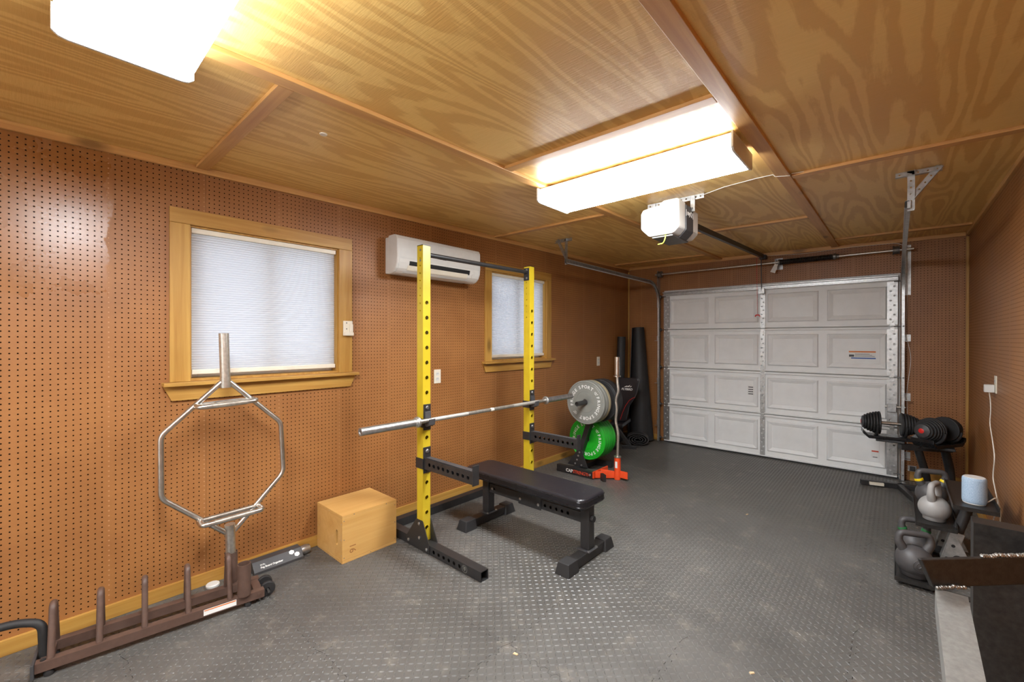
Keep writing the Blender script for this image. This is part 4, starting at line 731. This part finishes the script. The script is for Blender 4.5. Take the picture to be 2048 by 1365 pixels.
for bx, bz in ((0.95, 0.262), (1.118, 0.262), (1.02, 0.330)): MB().lathe([(0.010, 0), (0.010, 0.005), (0, 0.007)], (bx, 2.379, bz), (0, -1, 0), 12).build('bolt', m_galv, pl)
MB().lathe([(0.010, 0), (0.010, 0.005), (0, 0.007)], (0.66, 2.384, 0.268), (0, -1, 0), 12).build('bolt', m_galv, be); MB().cyl((1.533, 2.41, 0.27), (1.552, 2.41, 0.27), 0.020, 14).build('end_knob', m_rubber, be)
# ================================================================== PLATE TREE with bumper plates
tr = thing('plate_tree', 'black and orange plate tree standing by the left wall, holding the bumper plates', 'plate tree', (0.50, 3.97, 0.0))
MB().sqtube((0.245, 3.83, 0.0385), (0.690, 3.83, 0.0385), 0.050, 0.072, (0, 0, 1), open_ends=False).build('base_beam', m_black, tr, bevel=0.003)
MB().sqtube((0.245, 4.30, 0.0385), (0.640, 4.30, 0.0385), 0.050, 0.072, (0, 0, 1), open_ends=False).build('base_beam', m_black, tr, bevel=0.003)
MB().box((0.40, 3.856, 0.012), (0.46, 4.274, 0.062)).build('base_link', m_black, tr, bevel=0.003)
text_mb('CAP', 0.046, (0.365, 3.8044, 0.022), (1, 0, 0), (0, 0, 1), align='LEFT', bold=0.0015).build('lettering', m_print, tr); text_mb('STRENGTH', 0.046, (0.452, 3.8044, 0.022), (1, 0, 0), (0, 0, 1), align='LEFT', bold=0.0006, spacing=0.88).build('lettering', m_ored, tr)
up = MB().bar((0.395, 3.968, 0.062), (0.665, 3.968, 0.84), 0.055, 0.066, up=(0, 1, 0)).build('upright', m_black, tr, bevel=0.003)
MB().prism([(0.300, 0.063), (0.560, 0.063), (0.480, 0.24), (0.430, 0.24)], (0, 3.929, 0), (1, 0, 0), (0, 0, 1), (0, 1, 0), 0.005).build('gusset_plate', m_black, tr, bevel=0.001)
for bx, bz in ((0.40, 0.085), (0.425, 0.13), (0.44, 0.175), (0.455, 0.215), (0.48, 0.08)): MB().lathe([(0.010, 0), (0.010, 0.005), (0, 0.006)], (bx, 3.929, bz), (0, -1, 0), 12).build('bolt', m_galv, tr)
GX, GZ = 0.613, 0.783; EX, EZ = 0.498, 0.353
MB().lathe([(0, 0), (0.024, 0), (0.024, 0.30), (0.018, 0.302), (0.016, 0.290), (0, 0.290)], (0.6145, 3.934, 0.7840), (0, -1, 0), 22).build('plate_peg', m_black, tr); MB().cyl((0.640, 4.0025, 0.786), (0.640, 4.27, 0.786), 0.024, 20).build('plate_peg', m_black, tr); MB().cyl((0.4985, 4.0025, 0.3520), (0.4985, 4.29, 0.3520), 0.024, 20).build('plate_peg', m_black, tr)
br = MB().box((0.6905, 3.805, 0.012), (0.704, 4.10, 0.080)).bar((0.704, 3.95, 0.046), (0.848, 3.985, 0.046), 0.010, 0.066).box((0.908, 3.977, 0.025), (0.990, 3.987, 0.095)).bar((0.704, 3.84, 0.046), (0.850, 3.965, 0.046), 0.008, 0.066).build('orange_bracket', m_orange, tr, bevel=0.002)
MB().bar((0.765, 3.86, 0.036), (0.825, 3.82, 0.036), 0.03, 0.07).build('bracket_foot', m_black, tr, bevel=0.002)
for q in ((0.680, 3.935, 0.055), (0.72, 3.955, 0.06), (0.665, 3.83, 0.045)): MB().lathe([(0.009, 0), (0.009, 0.005), (0, 0.006)], (q[0], q[1]-0.03, q[2]), (0.5, -0.8, 0), 10).build('bolt', m_galv, tr)
MB().lathe([(0.030, 0.002), (0.032, 0.004), (0.032, 0.222), (0.0285, 0.224), (0.0285, 0.05), (0, 0.05)], (0.878, 3.982, 0.0), (0, 0, 1), 26).build('bar_holder_tube', m_orange, tr); MB().box((0.8685, 3.9486, 0.125), (0.894, 3.9496, 0.190)).build('sticker', m_print, tr)
def arc_text(words, cx, cz, rad, y, size, mat, parent, s=-1):
    m = MB()
    for word, a0 in words:     # a0 = centre angle measured clockwise from top
        n = len(word); wd = [size*(0.40 if ch == 'I' else 0.80) for ch in word]; ang0 = a0 - sum(wd)/2/rad
        m = MB()
        for i, ch in enumerate(word):
            if ch == ' ': continue
            a = ang0 + (sum(wd[:i]) + wd[i]/2)/rad; ex = Vector((math.cos(a), 0, -math.sin(a))); ey = Vector((math.sin(a), 0, math.cos(a))); g = text_mb(ch, size, Vector((cx, y, cz)) + ey*(rad-size*0.35), ex, ey, extrude=0.0004, bold=0.0006); m.add(g.v, g.f)
        m.build('lettering', mat, parent)
    for a in (math.radians(52), math.radians(226)):
        m = MB()     # the sprig mark between the words
        ey = Vector((math.sin(a), 0, math.cos(a))); ex = Vector((math.cos(a), 0, -math.sin(a))); c = Vector((cx, y-0.0004, cz)) + ey*rad
        for k, (dx, dy, w, h) in enumerate((a1*1.25, b1*1.25, c1*1.1, d1*1.1) for a1, b1, c1, d1 in ((0, 0, 0.004, 0.030), (-0.010, 0.004, 0.014, 0.004), (0.010, 0.004, 0.014, 0.004), (-0.008, -0.008, 0.010, 0.004), (0.008, -0.008, 0.010, 0.004), (-0.014, 0.0, 0.004, 0.010), (0.014, 0.010, 0.004, 0.010))):
            p = c + ex*dx + ey*dy; m.add([p - ex*w/2 - ey*h/2, p + ex*w/2 - ey*h/2, p + ex*w/2 + ey*h/2, p - ex*w/2 + ey*h/2], [(0, 1, 2, 3)])
        m.build('sprig_emblem', mat, parent)
def bumper(cx, cz, y, th, R, mat, label, grp, txt=True, hub=0.11):
    r = thing('bumper_plate', label, 'weight plate', (cx, y + th/2, cz - R), 0, grp)
    prof = [(0.0255, 0.004), (0.030, 0.002), (hub-0.004, 0.002), (hub-0.002, 0.0045), (hub, 0.0045), (hub+0.002, 0.001), (R-0.022, 0.001), (R-0.018, 0.004), (R-0.012, 0.0), (R-0.004, 0.002), (R, 0.007), (R, th-0.007), (R-0.004, th-0.002), (R-0.018, th-0.004), (hub, th-0.001), (0.0255, th-0.002), (0.0255, 0.004)]
    MB().lathe(prof, (cx, y, cz), (0, 1, 0), 56).build('rubber_disc', mat, r, sharp=25)
    MB().lathe([(0.0252, 0.003), (0.034, 0.0012), (0.034, 0.0022), (0.0254, th-0.003)], (cx, y, cz), (0, 1, 0), 24).build('steel_hub', m_dsteel, r)
    if txt: arc_text((('FRINGE', math.radians(-73)), ('SPORT', math.radians(3)), ('FRINGE', math.radians(98)), ('SPORT', math.radians(171))), cx, cz, 0.163, y+0.0006, 0.047, m_print, r)
    return r
R_ = 0.225
bumper(GX, GZ, 3.785, 0.050, R_, m_greyrub, 'grey bumper plate, front one on the upper peg, with white lettering', 'bumper plates'); bumper(GX+0.0008, GZ-0.0006, 3.836, 0.048, R_, m_greyrub, 'second grey bumper plate on the upper peg, behind the lettered grey one', 'bumper plates', False)
bumper(GX+0.0004, GZ-0.0003, 3.886, 0.040, R_, m_tanrub, 'tan bumper plate on the upper peg, between grey and black ones', 'bumper plates', False)
for k in range(2): bumper(0.640, 0.785, 4.004 + 0.062*k, 0.060, R_, m_rubber, ('black bumper plate on the upper peg, nearer of the two black ones', 'black bumper plate on the upper peg, farther of the two black ones')[k], 'bumper plates', False)
nth = ('front green bumper plate on the lower peg, with white lettering', 'second green bumper plate from the front on the lower peg', 'third green bumper plate from the front on the lower peg', 'fourth green bumper plate from the front on the lower peg', 'rearmost green bumper plate on the lower peg')
for k in range(5): bumper(EX + 0.0002*k, EZ-0.0015, 4.004 + 0.0475*k, 0.0465, R_, m_green, nth[k], 'bumper plates', k == 0)
# ================================================================== EZ CURL BAR upright in the orange holder
ez = thing('curl_bar', 'bent steel curl bar standing upright in the orange holder tube', 'curl bar', (0.878, 3.982, 0.05))
MB().lathe([(0, 0.0), (0.025, 0.0), (0.025, 0.174), (0.036, 0.176), (0.036, 0.187), (0.014, 0.191), (0, 0.191)], (0.878, 3.982, 0.052), (0, 0, 1), 24).build('sleeve', m_steel, ez); MB().lathe([(0, 0), (0.014, 0), (0.036, 0.004), (0.036, 0.015), (0.025, 0.020), (0.025, 0.205), (0.02, 0.207), (0, 0.207)], (0.871, 3.982, 1.047), (0, 0, 1), 24).build('sleeve', m_chrome, ez)
MB().tube(fillet([(0.878, 3.982, 0.24), (0.882, 3.982, 0.38), (0.884, 3.982, 0.475), (0.854, 3.982, 0.60), (0.868, 3.982, 0.72), (0.855, 3.982, 0.810), (0.888, 3.982, 0.91), (0.876, 3.982, 0.985), (0.871, 3.982, 1.050)], 0.03, 4), 0.0135, 14).build('bent_shaft', m_steel, ez)
# ================================================================== CORNER: rolled mats and folded bench
rm = thing('rolled_mat', 'tall black rubber mat rolled up and leaning in the corner', 'rolled mat', (0.36, 5.72, 0.0))
def spiral_mat(base, top, r0b, r0t, turns, th, name, mat, parent, n=36):
    base, top = Vector(base), Vector(top); ax = (top-base).normalized(); u = Vector((1, 0, 0)); u = (u - ax*u.dot(ax)).normalized(); w = ax.cross(u); N = int(n*turns); vs = []; fs = []
    H = 10
    for j in range(H+1):
        f = j/H; c = base.lerp(top, f); R = r0b + (r0t-r0b)*f
        for k in range(N+1):
            a = 2*PI*k/n; rr = R - (turns - k/n)*(R*0.55/turns)
            for d in (0, th): vs.append(c + (u*math.cos(a) + w*math.sin(a))*(rr - d))
    S = 2*(N+1)
    for j in range(H):
        for k in range(N):
            a = j*S + 2*k; fs.append((a, a+2, a+S+2, a+S)); fs.append((a+1, a+S+1, a+S+3, a+3))
    for j in (0, H):
        for k in range(N): a = j*S + 2*k; fs.append((a, a+1, a+3, a+2) if j == 0 else (a, a+2, a+3, a+1))
    for j in range(H): a = j*S + 2*N; fs.append((a, a+1, a+S+1, a+S)); b = j*S; fs.append((b, b+S, b+S+1, b+1))
    return MB().add(vs, fs, True).build(name, mat, parent, sharp=50)
spiral_mat((0.300, 5.760, 0.02), (0.225, 5.82, 1.605), 0.190, 0.090, 2.6, 0.006, 'rubber_sheet', m_rubber, rm)
MB().tube([(0.300, 5.760, 0.03), (0.225, 5.82, 1.59)], [0.082, 0.040], 20).build('inner_core', m_void, rm)
rb = thing('rolled_mat', 'thinner dark mat leaning behind the tall rolled mat', 'rolled mat', (0.14, 5.80, 0.0)); spiral_mat((0.080, 5.49, 0.01), (0.072, 5.60, 1.47), 0.066, 0.062, 2.2, 0.005, 'rubber_sheet', m_rubber, rb); MB().tube([(0.080, 5.49, 0.02), (0.072, 5.60, 1.46)], 0.030, 14).build('inner_core', m_void, rb)
rc = thing('rolled_mat', 'short black mat rolled flat on the floor at the foot of the tall roll', 'rolled mat', (0.40, 5.50, 0.0))
m = MB(); vs = []; fs = []; N = 110; p0, p1 = Vector((0.415, 5.42, 0.0)), Vector((0.350, 5.56, 0.0)); ax = (p1-p0).normalized(); sd = Vector((ax.y, -ax.x, 0))*-1
for c in (p0, p1):
    for k in range(N+1):
        a = 2*PI*k/32; rr = 0.022 + 0.083*k/N
        for d in (0, 0.007): vs.append(c + Vector((0, 0, 0.085)) - sd*(math.cos(a)*(rr-d)*1.45) + Vector((0, 0, 1))*(math.sin(a)*(rr-d)*0.80))
S = 2*(N+1)
for k in range(N): a = 2*k; fs += [(a, a+2, S+a+2, S+a), (a+1, S+a+1, S+a+3, a+3), (a, a+1, a+3, a+2), (S+a, S+a+2, S+a+3, S+a+1)]
fs += [(2*N, 2*N+1, S+2*N+1, S+2*N)]
m.add(vs, fs, True).build('rubber_sheet', plain('grey_black_rubber', srgb(58, 56, 55), 0.55, 0, 0.2), rc, sharp=50)
fb = thing('folding_bench', 'folded black bench with red piping leaning behind the weight plates', 'bench', (0.33, 5.2, 0.0))
ez_, ex_ = Vector((0.215, 0.02, 1.0)).normalized(), Vector((1, 0.10, 0)).normalized(); en_ = ex_.cross(ez_); o_ = Vector((0.110, 5.19, 0.34))
pad = [(0.03, 0.0), (0.20, 0.0), (0.225, 0.03), (0.225, 0.22), (0.270, 0.33), (0.285, 0.40), (0.285, 0.57), (0.265, 0.60), (0.015, 0.60), (-0.005, 0.57), (-0.005, 0.42), (0.01, 0.30), (0.005, 0.03)]
sh = lambda p: (p[0], p[1])
MB().prism(pad, o_, ex_, ez_, -en_, 0.055).build('back_pad', m_vinyl, fb, bevel=0.012, seg=3)
fo = o_ + en_*0.0012
MB().tube([fo + ex_*a + ez_*b for a, b in ((0.150, 0.03), (0.160, 0.12), (0.180, 0.22), (0.215, 0.30), (0.255, 0.335), (0.280, 0.345))], 0.0032, 6).build('red_piping', m_red, fb); MB().tube([fo + ex_*a + ez_*b for a, b in ((0.10, 0.03), (0.09, 0.12), (0.075, 0.22), (0.045, 0.30), (0.01, 0.335))], 0.0032, 6).build('red_piping', m_red, fb)
text_mb('FLYBIRD', 0.040, fo + ex_*0.155 + ez_*0.435, ex_, ez_, bold=0.0008).build('lettering', m_print, fb)
bird = MB()
for poly in (((-0.05, 0.0), (-0.01, 0.018), (0.0, 0.010), (-0.02, 0.0)), ((-0.005, 0.008), (0.03, 0.030), (0.022, 0.008), (0.005, 0.0)), ((0.025, 0.004), (0.055, 0.022), (0.045, 0.002))): bird.add([fo + ex_*(0.155+a) + ez_*(0.478+b) for a, b in poly], [tuple(range(len(poly)))])
bird.build('bird_emblem', m_print, fb)
MB().prism([(0.02, 0.0), (0.21, 0.0), (0.21, 0.05), (0.02, 0.05)], Vector((0.12, 5.12, 0.27)), ex_, Vector((0, -0.2, 1)).normalized(), Vector((0, 1, 0.2)).normalized(), 0.26).build('seat_pad', m_vinyl, fb, bevel=0.012)
MB().bar((0.22, 5.17, 0.275), (0.40, 5.22, 0.035), 0.045, 0.045).build('rear_leg', m_black, fb, bevel=0.003); MB().bar((0.31, 5.18, 0.0225), (0.47, 5.26, 0.0225), 0.05, 0.044).build('floor_foot', m_black, fb, bevel=0.003); MB().bar((0.23, 5.20, 0.27), (0.20, 5.05, 0.02), 0.040, 0.040).build('front_leg', m_black, fb, bevel=0.003); MB().bar((0.08, 5.04, 0.020), (0.33, 5.06, 0.020), 0.04, 0.04).build('floor_foot', m_black, fb, bevel=0.003); MB().bar((0.26, 5.24, 0.30), (0.30, 5.26, 0.42), 0.03, 0.03).build('hinge_post', m_black, fb)
# ================================================================== ADJUSTABLE DUMBBELLS AND STAND
ds = thing('dumbbell_stand', 'black two-post dumbbell stand in the right corner by the garage door', 'dumbbell stand', (3.10, 5.42, 0.0))
MB().bar((2.735, 5.475, 0.026), (3.050, 5.560, 0.026), 0.050, 0.048).build('floor_foot', m_black, ds, bevel=0.004); MB().bar((3.02, 5.552, 0.027), (3.125, 5.15, 0.027), 0.045, 0.046).build('floor_foot', m_black, ds, bevel=0.004); MB().bar((3.02, 5.552, 0.027), (3.40, 5.60, 0.027), 0.048, 0.046).build('floor_foot', m_black, ds, bevel=0.004)
k = MB().bar((2.80, 5.467, 0.030), (2.905, 5.4953, 0.030), 0.0505, 0.026).build('sticker', m_cream, ds)
MB().tube(fillet([(3.215, 5.565, 0.04), (3.20, 5.45, 0.20), (3.135, 5.33, 0.475)], 0.10, 6), 0.030, 14).build('post', m_black, ds); MB().tube(fillet([(3.365, 5.59, 0.04), (3.365, 5.53, 0.22), (3.315, 5.42, 0.48)], 0.10, 6), 0.032, 14).build('post', m_black, ds)
MB().bar((3.02, 5.28, 0.456), (3.36, 5.45, 0.456), 0.06, 0.05).build('top_crossbar', m_black, ds, bevel=0.004)
def dumbbell_set(c, ang, label, glab, tilt=0.0, Ls=0.40):
    """cradle plus adjustable dumbbell; c = centre of the handle"""
    c = Vector(c); ax = Vector((math.cos(ang), math.sin(ang), 0)); sd = Vector((-math.sin(ang), math.cos(ang), 0)); up = Vector((0, 0, 1))
    cr = thing('dumbbell_cradle', glab, 'cradle', tuple(c - up*0.165), 0, 'dumbbell cradles')
    MB().prism([(-0.205, -0.040), (-0.205, -0.075), (-0.16, -0.118), (0.16, -0.118), (0.205, -0.075), (0.205, -0.040), (0.165, -0.088), (-0.165, -0.088)], c - sd*0.085 - up*0.025, ax, up, sd, 0.17).build('tray', m_blackg, cr, bevel=0.006)
    for s in (-1, 1): MB().tube([c + ax*(s*(0.10+0.0)) + sd*(0.104*math.cos(a)) + up*(-0.010 - 0.106*math.sin(a)) for a in [PI*k/12 for k in range(13)]], 0.011, 8).build('tray_rim', m_rubber, cr)
    MB().box(c + Vector((-0.10, -0.08, -0.165)), c + Vector((0.10, 0.08, -0.1435))).build('base_block', m_black, cr, bevel=0.004)
    r = thing('adjustable_dumbbell', label, 'dumbbell', tuple(c - up*0.09), 0, 'adjustable dumbbells')
    MB().cyl(c - ax*0.075, c + ax*0.075, 0.0155, 16).build('handle', m_chrome, r)
    for s in (-1, 1):
        for k in range(6):
            R = (0.106, 0.103, 0.098, 0.091, 0.082, 0.070)[k]; a = 0.072 + 0.0205*k
            q = [(R*math.cos(2*PI*j/22), R*math.sin(2*PI*j/22)) for j in range(22)]
            MB().prism(q if s > 0 else q[::-1], c + ax*(s*a), sd, up, ax*s, 0.0165).build('weight_disc', m_rubber, r, bevel=0.005, seg=2)
        e = c + ax*(s*(0.072 + 0.0205*6)); MB().lathe([(0, 0.018), (0.022, 0.018), (0.026, 0.016), (0.050, 0.012), (0.056, 0.008), (0.056, 0.0), (0.0, 0.0)], e, ax*s, 28).build('dial', m_dgrey, r, sharp=30)
        MB().lathe([(0, 0.0205), (0.018, 0.0205), (0.021, 0.0185), (0.0, 0.0185)], e, ax*s, 20).build('red_badge', m_red, r)
    return r
dumbbell_set((2.955, 5.335, 0.650), math.radians(8), 'black adjustable dumbbell lying side-on in front of the garage door', 'black cradle under the side-on dumbbell')
dumbbell_set((3.268, 5.225, 0.655), math.radians(58), 'black adjustable dumbbell with red dial badge facing the room', 'black cradle under the dumbbell with the red badge')
# ================================================================== KETTLEBELL RACK, KETTLEBELLS, SPEAKER
kr = thing('kettlebell_rack', 'grey steel stepped kettlebell rack along the right wall', 'kettlebell rack', (3.22, 3.70, 0.0))
def tray(x0, x1, y0, y1, z, lip=0.028):
    o = MB().box((x0, y0, z-0.004), (x1, y1, z)).build('tray', m_rawsteel, kr, bevel=0.001)
    MB().box((x0-0.003, y0, z-0.018), (x0-0.0002, y1, z+0.010)).box((x0, y0-0.003, z-0.018), (x1, y0-0.0002, z+0.004)).box((x1+0.0002, y0, z-0.018), (x1+0.003, y1, z+lip)).build('tray_lip', m_rawsteel, o)
tray(2.995, 3.17, 3.36, 3.95, 0.045); tray(3.09, 3.265, 3.60, 4.20, 0.313); tray(3.235, 3.405, 3.40, 4.00, 0.513)
for y in (3.68, 3.98):
    MB().cyl((3.205, y, 0.03), (3.332, y, 0.507), 0.026, 18).build('slanted_post', m_black, kr)
    MB().bar((3.226, y, 0.110), (3.272, y, 0.285), 0.060, 0.060, up=(0, 1, 0)).build('post_sleeve', m_galv, kr, bevel=0.002)
    g = MB().prism([(-0.005, 0.0), (0.135, 0.0), (0.065, 0.17), (0.03, 0.17)], (3.205, y-0.0325, 0.085), (1, 0, 0), (0, 0, 1), (0, -1, 0), 0.005).build('gusset_plate', m_galv, kr)
    for hx, hz, hr in ((3.252, 0.205, 0.009), (3.272, 0.130, 0.024), (3.225, 0.125, 0.009)): MB().disc((hx, y-0.0381, hz), (0, -1, 0), hr, 18).build('punched_hole', m_void, g)
MB().box((3.15, 3.40, 0.0), (3.40, 3.46, 0.006)).box((3.15, 3.60, 0.0), (3.40, 4.05, 0.006)).build('base_plate', m_rawsteel, kr)
for y in (3.70, 3.96): MB().bar((3.17, y, 0.296), (3.275, y, 0.296), 0.03, 0.022).build('tray_bracket', m_black, kr); MB().bar((3.10, y, 0.028), (3.21, y, 0.028), 0.03, 0.02).build('tray_bracket', m_black, kr)
for x in (3.02, 3.15):
    for y in (3.40, 3.90): MB().cyl((x, y, 0.0), (x, y, 0.0405), 0.010, 10).build('tray_foot', m_black, kr)
def kettlebell(x, y, z, D, rot, mat, label, bands=None, hw=1.0, emblem=False, slim=False):
    r = thing('kettlebell', label, 'kettlebell', (x, y, z), rot, 'kettlebells on the rack'); R = D/2
    prof = [(0, 0), (R*0.62, 0), (R*0.70, 0.004)] + [(R*math.cos(a), R*0.97 + R*math.sin(a)) for a in [(-0.78 + 2.2*k/16) for k in range(17)]]; prof += [(0.0, prof[-1][1] + R*0.02)]
    MB().lathe(prof, (0, 0, 0), (0, 0, 1), 36).build('bell_body', mat, r, world=False, sharp=60)
    H = R*1.75; w = R*0.78*hw; t = 0.0175 if not slim else 0.0165
    pts = fillet([(-w*0.62, 0, H*0.86), (-w*1.05, 0, H+0.042), (-w*0.92, 0, H+0.088), (w*0.92, 0, H+0.088), (w*1.05, 0, H+0.042), (w*0.62, 0, H*0.86)], 0.045, 7)
    n = len(pts); MB().tube(pts, [t*(1.35 - 0.35*min(1, min(i, n-1-i)/8.0)) for i in range(n)], 16).build('handle', mat if not slim else m_kbg, r, world=False, sharp=70)
    if bands:
        for s in (-1, 1): MB().lathe([(t*1.32, -0.008), (t*1.38, -0.006), (t*1.34, 0.006), (t*1.28, 0.008)], (s*w*0.95, 0, H+0.030), (s*0.35, 0, 1), 18).build('colour_band', bands, r, world=False)
    if emblem:
        for rr in (R*0.42, R*0.28): MB().tube([(rr*math.cos(a), -math.sqrt(max(0, R*R - rr*rr)) - 0.0005, R*0.97 + rr*math.sin(a)) for a in [2*PI*k/32 for k in range(32)]], 0.0016, 6, closed=True).build('cast_ring', mat, r, world=False)
        MB().tube([(-R*0.15, -R*0.985-0.001, R*0.9), (-R*0.02, -R*0.995-0.001, R*1.0), (R*0.12, -R*0.985-0.001, R*0.92)], 0.002, 6).build('cast_mark', mat, r, world=False)
    return r
kettlebell(3.080, 3.455, 0.0455, 0.178, 0.35, m_kb, 'charcoal kettlebell with cast ring emblem, nearest on the lowest tray', None, 1.05, True)
kettlebell(3.085, 3.770, 0.0455, 0.160, 0.30, m_kb, 'charcoal kettlebell at the back of the lowest tray', plain('green_band', srgb(40, 110, 60), 0.5))
kettlebell(3.175, 3.730, 0.3135, 0.152, 1.25, m_kbg, 'light grey kettlebell standing at the front of the middle tray', None, 0.95, False, True)
kettlebell(3.175, 4.020, 0.3135, 0.165, 0.30, m_kb, 'charcoal kettlebell with yellow handle bands on the middle tray', m_band, 1.08)
sp = thing('smart_speaker', 'pale blue fabric cylinder speaker on the top tray of the rack', 'speaker', (3.325, 3.52, 0.5135))
MB().lathe([(0.0, 0.002), (0.043, 0.002), (0.046, 0.006), (0.0495, 0.012), (0.050, 0.022), (0.050, 0.132), (0.0485, 0.142), (0.044, 0.147)], (3.325, 3.52, 0.5135), (0, 0, 1), 40).build('fabric_sleeve', m_fabric, sp); MB().lathe([(0.0445, 0.1465), (0.042, 0.1485), (0.0, 0.1485)], (3.325, 3.52, 0.5135), (0, 0, 1), 40).build('top_disc', m_white, sp); MB().lathe([(0.0, 0.0), (0.044, 0.0), (0.047, 0.004), (0.045, 0.008)], (3.325, 3.52, 0.5135), (0, 0, 1), 40).build('base_ring', m_white, sp)
pc = thing('power_adapter', 'white power adapter plugged into the right wall with cord', 'adapter', (3.47, 4.43, 1.04))
MB().box((3.452, 4.412, 1.066), (3.5018, 4.450, 1.120)).build('adapter_block', m_white, pc, bevel=0.005, seg=3)
cp = [(3.478, 4.431, 1.066), (3.485, 4.45, 1.02), (3.49, 4.47, 0.94), (3.49, 4.52, 0.84), (3.49, 4.40, 0.745), (3.49, 4.30, 0.645), (3.49, 4.38, 0.488), (3.485, 4.10, 0.367), (3.47, 4.20, 0.24), (3.465, 4.05, 0.16), (3.455, 3.85, 0.18), (3.445, 3.72, 0.32), (3.435, 3.62, 0.47), (3.418, 3.575, 0.548), (3.404, 3.555, 0.552), (3.388, 3.545, 0.535), (3.373, 3.535, 0.524)]
MB().tube(fillet(cp, 0.05, 4), 0.0030, 8).build('cord', m_cordw, pc)
# ================================================================== WELDED STEEL FRAME in the right foreground
sf = thing('welded_steel_frame', 'large black welded steel frame cut off in the right foreground', 'steel frame', (3.30, 1.70, 0.0))
MB().sqtube((3.333, 1.782, 0.0005), (3.333, 1.782, 0.918), 0.060, 0.345, (1, 0, 0), open_ends=False).build('column', m_rawsteel, sf, bevel=0.018, seg=3)
A, B = Vector((3.050, 1.436, 0.862)), Vector((3.385, 1.770, 0.862)); dd = (B-A).normalized(); nn = Vector((dd.y, -dd.x, 0))
MB().prism([(-0.006, 0.034), (0.470, 0.034), (0.470, -0.034), (0.026, -0.034)], A, dd, (0, 0, 1), -nn, 0.012).build('angled_plate', m_rawsteel, sf, bevel=0.002)
MB().sqtube(Vector((3.098, 1.462, 0.797)), Vector((3.098, 0.55, 0.680)), 0.055, 0.060, (0, 0, 1), open_ends=False).build('arm_tube', m_litsteel, sf, bevel=0.005)
MB().sqtube((3.098, 0.58, 0.0), (3.098, 0.58, 0.655), 0.055, 0.06, (0, 1, 0), open_ends=False).build('arm_leg', m_rawsteel, sf, bevel=0.004)
def weld(a, b, n, r, name='weld_bead'):
    m = MB(); a, b = Vector(a), Vector(b)
    for k in range(n):
        p = a.lerp(b, (k+0.5)/n) + Vector((random.uniform(-1, 1), random.uniform(-1, 1), random.uniform(-1, 1)))*r*0.25; m.lathe([(0, -r), (r*0.8, -r*0.6), (r, 0), (r*0.8, r*0.6), (0, r)], p, (b-a) + Vector((0, 0, 0.3)), 8)
    return m.build(name, m_weld, sf)
weld(A + dd*0.155 + Vector((0, 0, 0.036)) - nn*0.006, A + dd*0.460 + Vector((0, 0, 0.036)) - nn*0.006, 40, 0.0055); weld((3.073, 1.452, 0.832), (3.124, 1.500, 0.832), 12, 0.005)
# ================================================================== small debris on the floor
for x, y, r, sx, lb in ((1.717, 1.457, 0.3, 0.013, 'tiny pale wood chip on the floor in front of the bench'), (2.542, 2.05, 0.9, 0.012, 'tiny tan wood chip near the bottom right of the floor'), (2.092, 3.89, 1.4, 0.016, 'flat pale wood chip in the middle of the far floor')):
    o = MB().hexa([(-sx, -0.005, 0), (sx*0.8, -0.006, 0), (sx, 0.004, 0), (-sx*0.7, 0.006, 0)], [(-sx*0.8, -0.004, 0.003), (sx*0.7, -0.005, 0.004), (sx*0.9, 0.003, 0.003), (-sx*0.6, 0.005, 0.004)]).build('wood_chip', m_chip); o.location = (x, y, 0.0018); o.rotation_euler = (0, 0, r); tag(o, lb, 'wood chip', 'wood chips on the floor')
